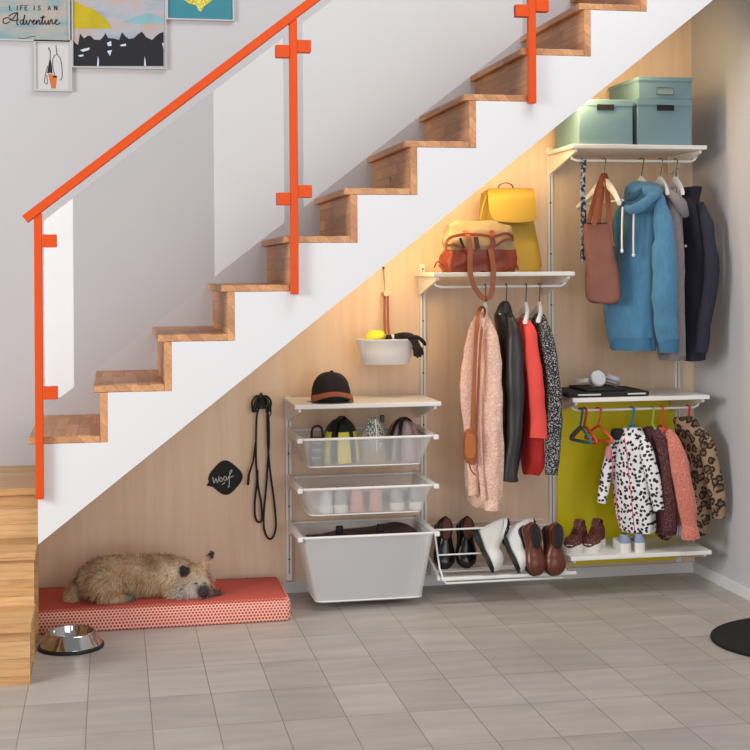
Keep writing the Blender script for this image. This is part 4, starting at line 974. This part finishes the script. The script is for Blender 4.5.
# leather jacket
hanger(505, RZ2+.0055, YR, math.radians(-96), 'white hanger on the middle rail, second from left, in the black jacket', .07, bar=False)
g = garment('leather_jacket', 505, 478, YR, 'black leather jacket hanging on the middle rail between peach coat and red top', 'jacket')
body('jacket_body', [(303,503,507,.6),(310,497,510.5,.8),(318,494.5,513),(335,497,519),(355,500,522.5),(380,502,524.5),(410,503,525),(440,502,522),(465,501,518.5),(478,501,517)], YR, RT, .042, g, M['leather'], seed=3, folds=6)
sleeve([(509,312,-.36,3.5),(513.5,330,-.41,7),(515.5,360,-.425,8.5),(516,395,-.43,8.5),(514.5,430,-.43,8),(511,460,-.43,7),(509.5,480,-.425,7.5)], g, M['leather'], seed=8, cuff=(.9, M['leather']))
body('collar', [(301,502,508),(306,498,511),(313,496,512)], YR-.012, RT, .05, g, M['leather'], R_=8, fold=0, wr=None)
MB().prism([(P(513,476,-.43).x+a*.001, P(513,476,-.43).z+b_*.001) for a, b_ in ((0,0),(16,3),(19,-8),(22,-22),(12,-24),(3,-14))], 'y', -.44, -.425).build('cuff_tab', M['leather'], g, bevel=.002)
# red top with coral sleeve
hanger(524.5, RZ2+.0055, YR, math.radians(-94), 'white hanger on the middle rail, third from left, in the red jacket', .22, bar=False)
g = garment('wool_jacket', 528, 474, YR, 'bright red and coral wool jacket hanging on the middle rail', 'jacket')
body('jacket_body', [(318,521,529,.6),(324,516.5,530.5,.8),(340,516,533.5),(365,517,538),(395,518,541),(425,519,543),(445,519,544.5),(462,520,544),(474,523,539)], YR, RT, .040, g, M['redw'], seed=4, folds=5)
sleeve([(526,321,-.37,3),(530,332,-.41,6),(533,360,-.425,8),(536,390,-.43,8.5),(538,420,-.43,9),(538,438,-.43,9.5)], g, M['coral'], seed=9)
# tweed jacket
hanger(538, RZ2+.0055, YR, math.radians(-94), 'white hanger on the middle rail, rightmost, in the speckled jacket', .20, bar=False)
g = garment('tweed_jacket', 550, 475, YR, 'black and white speckled tweed jacket, rightmost on the middle rail', 'jacket')
body('jacket_body', [(314,535,545,.6),(320,532,547.5,.8),(335,533,551),(355,538,555.5),(385,542,560.5),(410,544,562),(440,545,561),(460,545,559),(474,546,557.5)], YR, RT, .040, g, M['tweed'], seed=5, folds=5)
sleeve([(541,318,-.37,4),(546,332,-.41,7),(550,355,-.425,7.5),(554,390,-.43,8),(554.5,425,-.43,8),(552.5,455,-.43,7.5),(551.5,475,-.425,7)], g, M['tweed'], seed=12)
# ---- upper rail
g = garment('patterned_strap', 583, 255, YR, 'narrow blue and white patterned strap hanging at the left of the top rail', 'strap')
PT = speckle('indigo_pattern', (40,52,84), (186,196,206), 60, .48, .56)
z_ = RZ3+.006
MB().ribbon([(P(583.5,160,YR).x, YR+.010, P(583,205,YR).z), (P(583.5,160,YR).x, YR+.009, z_-.002), (P(583.5,160,YR).x, YR, z_+.004), (P(583.5,160,YR).x, YR-.009, z_-.002)]+[P(583,175,YR-.012), P(583,195,YR-.013), P(584,215,YR-.013), P(584,235,YR-.013), P(584,262,YR-.013)], .022, (1, .1, 0), .003).build('webbing', PT, g)
MB().ribbon([P(582.5,205,YR-.006), P(582,225,YR-.006), P(582,262,YR-.006)], .016, (1, .3, 0), .003).build('webbing_end', PT, g)
hanger(603.5, RZ3+.0055, YR, math.radians(-84), 'white hanger on the top rail, leftmost, holding the brown tote bag', .40)
g = garment('tote_bag', 603, 303, -.33, 'brown canvas tote with cognac straps hanging from the leftmost top hanger', 'bag')
body('bag_body', [(224,584.5,611.5),(228,584,612.5),(240,584,613),(258,586,615.5),(272,585.5,617),(285,584,618.5),(295,585,620),(301,588,619),(303.5,596,615)], -.335, math.radians(-22), .050, g, M['tote'], N=52, fold=.03, folds=5, seed=2, sq=.45, wr=(.012, (12, 12, 6)))
body('bag_mouth_shade', [(223,586,610),(224.2,585.5,610.8)], -.335, math.radians(-22), .044, g, M['lining'], N=52, fold=0, R_=4, sq=.45, wr=None)  # thin dark cap on the closed bag, painting the shade of an open mouth
for pts in ([(594,226,-.383),(597,205,-.372),(600,188,-.345),(602.5,176,-.318),(604.5,173.5,-.30)], [(604.5,173.5,-.30),(606.5,180,-.33),(608,200,-.365),(609,222,-.388),(612,246,-.392)], [(588,225,-.35),(593,205,-.335),(599,185,-.31),(603.5,173.8,-.295)], [(603.5,173.8,-.30),(602,190,-.32),(600,210,-.345),(598,226,-.355)]):
    MB().ribbon(cat_rom([P(*p) for p in pts], 24), .021, (1, -.3, 0), .004).build('strap', M['tote_strap'], g)
# blue hoodie
RH = math.radians(-55)
hanger(641, RZ3+.0055, YR, math.radians(-75), 'white hanger on the top rail, second from left, in the blue hoodie', .17, bar=False)
g = garment('hooded_sweatshirt', 642, 353, YR, 'blue hooded sweatshirt with white drawstrings on the top rail', 'hoodie')
body('sweatshirt_body', [(186,634,652,.7),(194,627,660,.8),(205,624,664),(220,622,664),(245,620,662),(275,614,660),(305,608,658),(325,606,657),(338,608,657),(344,610,657),(350,612,656)], YR, RH, .062, g, M['hood_b'], seed=6, folds=6, fold=.035)
o = body('hem_rib', [(337,609.5,656.5),(341,610,656),(350,611.5,655)], YR-.006, RH, .062, g, mat('blue_rib_knit', (62,112,146), .9, bump=.6, bs=120, bst=(1,1,.05)), fold=.03, folds=6, R_=6, wr=None)
RIB = o.data.materials[0]
sleeve([(655,194,-.37,5),(661,208,-.42,9),(664,232,-.445,10.5),(664.5,262,-.455,12.5),(664,292,-.46,13.5),(666,318,-.46,12.5),(668,336,-.455,11),(668.5,351,-.45,10)], g, M['hood_b'], seed=14, cuff=(.88, RIB), wr=(.012, (12, 12, 15)))
sleeve([(628,200,-.22,5),(620,225,-.18,9),(615,265,-.17,10),(613,310,-.17,10),(617,348,-.18,8)], g, M['hood_b'], seed=15)
# hood: two draped rolls and the back
body('hood', [(181,637,650,.7),(184,630,657,.9),(190,626,661),(198,624,663.5),(206,624.5,663),(211,628,657),(214,633,648,.8)], -.335, RH, .068, g, M['hood_b'], seed=3, folds=4, fold=.05, R_=22, sq=.85, wr=(.014, (16, 16, 26)))
sleeve([(625,206,-.40,3),(630,209.5,-.418,4.5),(638,207.5,-.43,5.2),(647,201.5,-.432,5.4),(655,195,-.42,5),(660,190,-.39,3.5)], g, M['hood_b'], flat=.55, name='hood_fold', seed=4, wr=(.006, (20, 20, 20)))
sleeve([(625,196,-.385,1.5),(629,198.5,-.402,3.2),(634,196.5,-.408,3.4),(639,192,-.406,2.6),(643,188,-.396,1.4)], g, mat('hood_shade_blue', (44,82,108), .9), flat=.45, name='hood_opening_shade', seed=5, wr=None)  # darker blue lens: shade of the hood opening put into the colour
for u in (622, 633.5):
    yy = -.405; top_ = 207 if u < 630 else 206; bot = 250 if u < 630 else 254
    MB().tube(cat_rom([P(u+.6, top_, yy+.004), P(u, top_+15, yy-.006), P(u-.2, bot-12, yy-.006), P(u, bot, yy-.004)], 12), .0042, 8).build('drawstring', M['hang_w'], g)
    MB().ball(P(u, bot+1, yy-.004), (.007, .007, .009)).build('drawstring_knot', M['hang_w'], g)
# grey hoodie
RG = math.radians(-75)
hanger(660, RZ3+.0055, YR, math.radians(-80), 'white hanger on the top rail, third from left, in the grey hoodie', .20, bar=False)
g = garment('zip_hoodie', 668, 358, YR, 'grey hooded sweatshirt hanging between the blue hoodie and the navy jacket', 'hoodie')
body('sweatshirt_body', [(189,659,671,.6),(196,653,677,.8),(210,650,681),(235,650,683),(270,652,684),(310,655,685.5),(345,657,686.5),(360,659,686)], YR, RG, .042, g, M['hood_g'], seed=7, folds=6)
sleeve([(671,196,-.37,4),(675,212,-.40,6),(677,245,-.42,7),(678,290,-.425,7),(679.5,330,-.425,6.5),(681,356,-.42,6)], g, M['hood_g'], seed=21)
sleeve([(661,193,-.35,4),(669,193,-.385,5),(677,200,-.41,6),(683,209,-.415,6),(685,216,-.40,4)], g, M['hood_g'], flat=.8, name='hood', seed=6, wr=(.006, (20, 20, 20)))
# navy jacket
RN = math.radians(-70)
hanger(675, RZ3+.0055, YR, math.radians(-80), 'white hanger on the top rail, rightmost, in the navy jacket', .20, bar=False)
g = garment('navy_jacket', 698, 358, YR, 'dark navy jacket with a stand-up collar, rightmost on the top rail', 'jacket')
body('jacket_body', [(197,681,699,.8),(206,678,703.5),(218,676,707),(240,677,710),(265,678,712),(295,679,712),(325,681,709.5),(345,682,708),(360,684,706)], YR, RN, .045, g, M['navy'], seed=8, folds=6, fold=.03)
body('collar', [(187,679,702,.8),(191,680,702),(199,681.5,700),(208,681,700.5)], YR-.01, RN, .045, g, M['navy'], R_=10, fold=.02, folds=3, cap0=False)
sleeve([(700,203,-.36,4),(706,220,-.40,6.5),(709.5,245,-.42,7),(711.5,268,-.43,8),(709,295,-.425,8),(704,325,-.42,8),(701,352,-.415,7)], g, M['navy'], seed=31)
MB().lathe([(.001, 0), (.006, 0), (.006, .003), (.001, .003)], (0, 0, 0), 12).xf(Matrix.Translation(P(685.5, 246, -.36)) @ Matrix.Rotation(PI/2, 4, 'X')).build('snap_button', M['steel'], g)
# ---- lower rail: children's hangers and coats
def kc(name, c): return mat(name, c, .35)
KH = [(578.5, 'teal_hanger', (24,112,120), 'teal child\'s hanger, empty, leftmost on the lower rail', -76, .155), (582.5, 'vermilion_hanger', (214,70,34), 'orange-red child\'s hanger, empty, just behind the teal one', -72, .16), (596.5, 'coral_hanger', (216,84,58), 'coral child\'s hanger, empty, beside the spotted raincoat', -62, .15),
      (630, 'azure_hanger', (30,128,172), 'blue child\'s hanger in the spotted raincoat', -80, .12), (650.5, 'lime_hanger', (160,190,70), 'lime-green child\'s hanger in the maroon coat', -88, .12), (659.5, 'orange_hanger', (232,84,40), 'bright orange child\'s hanger in the terracotta fleece', -88, .12), (686, 'magenta_hanger', (206,40,88), 'magenta child\'s hanger in the leopard-print coat', -88, .12)]
for u, nm, c, lb, rt, w in KH: hanger(u, RZ4+.0055, YR+(-.012 if nm == 'teal_hanger' else 0), math.radians(rt), lb, w, m=kc(nm, c), style='tube', small=True)
# spotted raincoat
RD = math.radians(-45)
g = garment('spotted_raincoat', 637, 530, YR, 'child\'s white raincoat with black spots and pink zip on the lower rail', 'coat')
body('coat_body', [(432,618,640,.7),(437,612,645,.9),(444,610,648),(460,610,650),(480,611,652),(500,613,654),(515,616,655.5),(525,618.5,656),(531,621,655.5)], YR, RD, .055, g, M['dalm'], seed=9, folds=6, fold=.04, wr=(.005, (10, 10, 4)))
body('collar', [(427.5,622,641,.8),(431,618,643),(437,613,645)], YR-.004, RD, .045, g, M['dalm'], R_=8, fold=.02)
body('collar_lining', [(429,612,625),(433,610.5,625),(439,610.5,622)], YR+.0, RD, .035, g, M['lining'], R_=6, fold=0, wr=None)
sleeve([(641,436,-.35,4),(646,449,-.385,7),(651,470,-.40,7.5),(655.5,492,-.405,7),(659,510,-.40,6)], g, M['dalm'], seed=11, wr=(.004, (12, 12, 12)))
sleeve([(613,445,-.29,3.5),(609,458,-.30,5.5),(605.5,478,-.31,6),(602.5,498,-.315,5),(601.5,503,-.315,4.5)], g, M['dalm'], seed=12, wr=(.004, (12, 12, 12)))
PK = mat('pink_trim', (222,74,110), .6)
MB().tube(cat_rom([P(624.5,438,-.372), P(627,455,-.378), P(629.5,480,-.378), P(632,505,-.378), P(634.5,530,-.376)], 20), .0022, 6).build('zip', PK, g)
MB().tube(cat_rom([P(611.5,450,-.34), P(613,475,-.345), P(616,500,-.35), P(619.5,527,-.35)], 16), .0018, 6).build('seam_piping', PK, g)
body('shoulder_lining', [(446,606.5,611),(452,605,612),(459,606.5,611)], YR-.02, RD, .01, g, mat('soft_pink_lining', (226,146,158), .8), R_=8, fold=0, wr=None)
# maroon boucle coat
RM = math.radians(-80)
g = garment('boucle_coat', 660, 530, YR, 'child\'s dark maroon speckled coat behind the spotted raincoat', 'coat')
body('coat_body', [(427,643,655,.7),(433,640,660,.9),(445,641,666),(465,643,671),(490,646,674),(510,648,676),(525,650,677),(533,652,676)], YR, RM, .045, g, M['maroon'], seed=10, folds=6)
sleeve([(655,431,-.36,4),(662,445,-.39,6),(666,470,-.40,7),(669,500,-.405,7.5),(670,530,-.40,7)], g, M['maroon'], seed=41)
# terracotta teddy fleece
g = garment('teddy_jacket', 684, 535, YR, 'child\'s terracotta teddy-fleece jacket between maroon and leopard coats', 'jacket')
o = body('jacket_body', [(428,657,668,.7),(432,655,673,.9),(442,657,679),(460,661,683),(485,667,687),(510,671,690),(524,673,691)], YR, RM, .042, g, M['terra'], seed=11, folds=5); rough_up(o, .005, 90)
o = sleeve([(668,432,-.365,5),(674.5,445,-.405,8),(680,466,-.42,10),(684,490,-.43,10),(687.5,510,-.43,9),(689,524,-.43,7.5),(690,532,-.43,9),(690.5,538,-.43,9.5)], g, M['terra'], seed=42); rough_up(o, .005, 90)
# leopard coat
RL = math.radians(-72)
g = garment('leopard_coat', 700, 538, YR, 'child\'s brown leopard-print coat, rightmost on the lower rail by the wall', 'coat')
body('coat_body', [(418,678,694,.7),(424,673,699,.9),(434,675,705),(450,678,710),(475,681,713),(500,683,712),(520,680,709),(535,684,705)], YR, RL, .050, g, M['leop'], seed=13, folds=6)
body('collar', [(417,674,693,.9),(422,672,697),(430,676,699)], YR-.01, RL, .055, g, M['leop'], R_=8, fold=.02)
sleeve([(700,428,-.35,4),(707,445,-.39,8),(712.5,470,-.405,9.5),(716,492,-.41,9.5),(718,508,-.405,8.5),(718.5,518,-.40,7.5)], g, M['leop'], seed=43)
o = body('scarf_end', [(524,656,664),(530,654,673),(536,658,671),(539,662,668)], -.25, math.radians(-20), .03, g, M['leop'], R_=8, fold=.05)
# ================================================================== DOG ASLEEP ON THE CUSHION
ZC = .093
dg = thing('dog', P(140, 604, -.30), 'shaggy tan terrier lying asleep on the coral cushion, head on its paws', 'dog')
mb = MB()
def blob(pts, n=20, flat=1.0, up=None):     # pts: (u, v, y, radius in m)
    q = cat_rom(pts, max(10, len(pts)*5)); mb.tube([P(u, v, y) for u, v, y, r in q], [r for u, v, y, r in q], n, flat=flat, up=up)
# trunk from rump to shoulders
blob([(81,588,-.30,.030),(88,585,-.30,.062),(100,580,-.30,.082),(118,577,-.30,.086),(140,576,-.30,.084),(160,576,-.30,.084),(176,577,-.30,.080),(186,579,-.30,.062),(191,580,-.31,.04)], 28)
# haunch, thigh and hind foot
blob([(96,586,-.36,.040),(104,584,-.385,.058),(112,588,-.39,.052),(117,594,-.39,.034)], 20)
blob([(104,597,-.405,.026),(114,599,-.41,.025),(126,599.5,-.41,.019),(134,598.5,-.41,.014)], 16)
# tail
blob([(84,584,-.29,.030),(77,588,-.31,.027),(73,596,-.34,.024),(75,602,-.36,.021),(80,604,-.375,.014)], 16)
# neck and head
blob([(172,575,-.31,.070),(182,577,-.33,.064),(190,579,-.355,.056),(197,581,-.37,.050)], 24)
blob([(187,576,-.35,.040),(193,577,-.37,.052),(199,580,-.39,.046),(202,588,-.41,.034),(203,594,-.425,.026),(203.5,597,-.432,.016)], 22)
# cheeks, brow and muzzle beard
blob([(189,586,-.40,.030),(192,592,-.415,.028),(196,596,-.42,.020)], 16); blob([(205,581,-.39,.026),(207,586,-.40,.022)], 14)
# front legs
blob([(172,592,-.36,.040),(182,597,-.39,.028),(192,600,-.41,.022),(203,600,-.42,.018),(207,600,-.425,.013)], 16)
blob([(196,596,-.36,.024),(206,595.5,-.375,.021),(214,594.5,-.38,.020),(220,594.5,-.38,.016)], 16)
# ears
def ear(p0, p1, w, d):
    a, b_ = P(*p0), P(*p1); rs = []
    ax = (b_-a); s = ax.cross(Vector((0, 1, 0))).normalized()
    for k in range(10):
        t = k/9; ww = w*(1-.15*t)*(1-t**2.2)**.6+.002; c = a+ax*t
        rs.append([c+s*(ww*math.cos(q))+Vector((0, -1, 0)).normalized()*(.007*math.sin(q)-.010*math.cos(q)**2*(1-t)) for q in [2*PI*i/16 for i in range(16)]])
    mb.rings(rs)
ear((189,577,-.405), (181.5,565.5,-.405), .022, 0)
ear((202,568,-.38), (213.5,550.5,-.38), .019, 0)
for p in mb.v: p.z = max(p.z, ZC+.002)
tmp = mb.build('dog_tmp', M['black'])
rm = tmp.modifiers.new('Remesh', 'REMESH'); rm.mode = 'VOXEL'; rm.voxel_size = .0055
sm = tmp.modifiers.new('Smooth', 'SMOOTH'); sm.factor = .6; sm.iterations = 5
dgp = bpy.context.evaluated_depsgraph_get(); ev = tmp.evaluated_get(dgp); me = bpy.data.meshes.new_from_object(ev)
bpy.data.objects.remove(tmp)
def patch(p):       # coat markings by place on the animal
    w = p
    def near(u, v, y, r): return max(0, 1-((w-P(u, v, y)).length/r))
    n = noise.noise(w*22)*.5+noise.noise(w*60)*.35
    tan = Vector((.62, .38, .19)); pale = Vector((.78, .62, .44)); brown = Vector((.30, .145, .065)); grey = Vector((.50, .46, .42)); blk = Vector((.030, .024, .024)); pink = Vector((.60, .34, .28))
    c = tan.lerp(pale, max(0, min(1, .40+n)))
    c = c.lerp(brown, min(.7, max(0, noise.noise(Vector((w.x*14, w.y*5, w.z*8+3)))*1.1)))
    def mixp(c, col, k): return c.lerp(col, max(0, min(1, k)))
    c = mixp(c, brown, 1.2*near(152, 566, -.34, .05)); c = mixp(c, brown, 1.4*near(82, 578, -.30, .05)+.5*near(78,590,-.33,.05))
    c = mixp(c, grey*1.15, 1.6*near(188, 594, -.41, .075)); c = mixp(c, grey, 1.5*near(198, 582, -.41, .045)); c = mixp(c, pale, 1.3*near(172, 572, -.38, .06))
    c = mixp(c, blk*2, 2.6*near(203.5, 591, -.435, .034)); c = mixp(c, blk*3, 2.5*near(218, 595, -.38, .04))
    c = mixp(c, blk, 5.0*near(182.8, 569, -.41, .036)); c = mixp(c, blk, 4.0*near(212.5, 552, -.385, .034)); c = mixp(c, pink*1.1, 2.0*near(207, 559, -.39, .018)); c = mixp(c, pink*.9, 1.6*near(210, 574, -.40, .03))
    c = mixp(c, blk*4, 1.2*near(132, 598.5, -.415, .035))
    return c
import colorsys
ca = me.color_attributes.new('coat', 'FLOAT_COLOR', 'POINT')
cols = [patch(v.co) for v in me.vertices]
for i, c in enumerate(cols): ca.data[i].color = (c.x, c.y, c.z, 1)
org = ORG[dg.name]
pts0 = [v.co.copy() for v in me.vertices]; nrm0 = [v.normal.copy() for v in me.vertices]
polys = [(tuple(p.vertices), p.area) for p in me.polygons]
for v in me.vertices: v.co -= org
t = NT('dog_coat'); at = t.n('ShaderNodeVertexColor', layer_name='coat'); t.set(at.outputs[0], .85, sheen=.2); FUR = t.m
me.materials.clear(); me.materials.append(FUR); me.polygons.foreach_set('use_smooth', [True]*len(me.polygons))
bd = bpy.data.objects.new('body', me); COL.objects.link(bd); bd.parent = dg; ORG[bd.name] = org
# shaggy coat: short tapered locks lying along the body
rnd = random.Random(3); tot = sum(a for _, a in polys); NF = 15000
vs = []; fs = []; vc = []
earc = [P(182.5, 569, -.41), P(208, 559, -.385), P(197, 585, -.42)]
for vv, a in polys:
    cnt = a/tot*NF; k = int(cnt)+(rnd.random() < cnt-int(cnt))
    for _ in range(k):
        w = [rnd.random() for _ in vv]; s = sum(w); w = [x/s for x in w]
        p = sum((pts0[i]*x for i, x in zip(vv, w)), Vector()); n = sum((nrm0[i]*x for i, x in zip(vv, w)), Vector()).normalized(); c = sum((cols[i]*x for i, x in zip(vv, w)), Vector())
        ear_ = min((p-e).length for e in earc) < .055
        flow = Vector((-.8, -.15, -.55)) if p.x < P(184, 580, -.35).x else Vector((-.1, -.4, -.8))
        flow += Vector((rnd.gauss(0, .4), rnd.gauss(0, .4), rnd.gauss(0, .35)))
        d = (n*.55+flow*.7); d = (d-n*min(0, d.dot(n))).normalized()
        L = (.009 if ear_ else .026)*rnd.uniform(.6, 1.3); sd = d.cross(n)
        if sd.length < 1e-4: continue
        sd = sd.normalized()*.0016; q = p+d*L*.55+n*.002; e = p+d*L-Vector((0, 0, L*.25))
        if e.z < ZC: e.z = ZC
        k0 = len(vs); vs += [p-sd-n*.001, p+sd-n*.001, q+sd*.8, q-sd*.8, e]; fs += [(k0, k0+1, k0+2, k0+3), (k0+3, k0+2, k0+4)]
        g_ = rnd.uniform(.65, 1.35); vc += [c*g_]*5
fm = bpy.data.meshes.new('fur'); fm.from_pydata([tuple(v-org) for v in vs], [], fs); ca = fm.color_attributes.new('coat', 'FLOAT_COLOR', 'POINT')
for i, c in enumerate(vc): ca.data[i].color = (c.x, c.y, c.z, 1)
fm.materials.append(FUR); fo = bpy.data.objects.new('fur', fm); COL.objects.link(fo); fo.parent = dg; ORG[fo.name] = org; fo['kind'] = 'stuff'
c = P(204.5, 594.5, -.457); MB().ball(c, (.011, .010, .008)).build('nose', mat('dog_nose', (24,20,20), .35), dg)
for u, v in ((196, 583), (204.5, 582.5)):
    c = P(u, v, -.436); MB().tube([P(u-1.8, v+.2, -.436), P(u, v+.8, -.438), P(u+1.8, v, -.436)], [.0015, .0026, .0015], 8).build('closed_eye', mat('dark_eyelid', (30,22,20), .6), dg)
# ================================================================== LIGHT AND CAMERA
def area(name, loc, target, size, power, col=(1,1,1)):
    l = bpy.data.lights.new(name, 'AREA'); l.shape = 'RECTANGLE'; l.size, l.size_y = size; l.energy = power; l.color = col
    o = bpy.data.objects.new(name, l); COL.objects.link(o); o.location = loc
    o.rotation_euler = (Vector(target)-Vector(loc)).to_track_quat('-Z', 'Z').to_euler(); return o
area('side_window_light', (-4.4, -3.4, 2.1), (0.4, -.6, .9), (1.6, 2.0), 170, (1, .98, .96))
area('front_window_light', (-1.41, -8.6, 1.5), (-1.41, 0, 1.5), (.62, 2.5), 34, (1, .985, .97))
area('wide_front_window_light', (2.4, -8.6, 2.1), (2.4, 0, 2.1), (4.4, 4.2), 185, (1, .985, .97))
dl = (1.75-.1, SB(1.75)-SB(.1)); L = math.hypot(*dl)
led = area('stair_strip_light', (.85, -.42, SB(.85)-.006), (.65, -.1, SB(.8)-.6), (1.8, .03), 6.5, (1, .70, .33))
# strip laid along the slope of the soffit, shining down and back
ax = Vector((dl[0], 0, dl[1])).normalized(); zz = -Vector((ax.z*.8, .75, -ax.x)).normalized(); zz = (zz-ax*zz.dot(ax)).normalized(); yy = zz.cross(ax)
led.rotation_euler = Matrix((ax, yy, zz)).transposed().to_euler()
area('stairwell_skylight', (1.2, -2.2, 4.7), (1.0, -.2, 2.4), (2.6, 1.4), 78, (1, .99, .98))
w = bpy.data.worlds.new('room_daylight'); scene.world = w; w.use_nodes = True
w.node_tree.nodes['Background'].inputs[0].default_value = (.93, .96, 1, 1); w.node_tree.nodes['Background'].inputs[1].default_value = .30
cd = bpy.data.cameras.new('camera'); co_ = bpy.data.objects.new('camera', cd); COL.objects.link(co_)
cd.sensor_width = 36; cd.sensor_fit = 'HORIZONTAL'; cd.lens = F*36/750; cd.shift_y = (CY-375)/750; cd.clip_start = .05
co_.matrix_world = Matrix.Translation(CAM) @ Matrix((RGT, UPV, -FWD)).transposed().to_4x4()
scene.camera = co_
vs_ = scene.view_settings; vs_.view_transform = 'Standard'; vs_.look = 'None'; vs_.gamma = 1; vs_.use_curve_mapping = False; vs_.exposure = -0.1
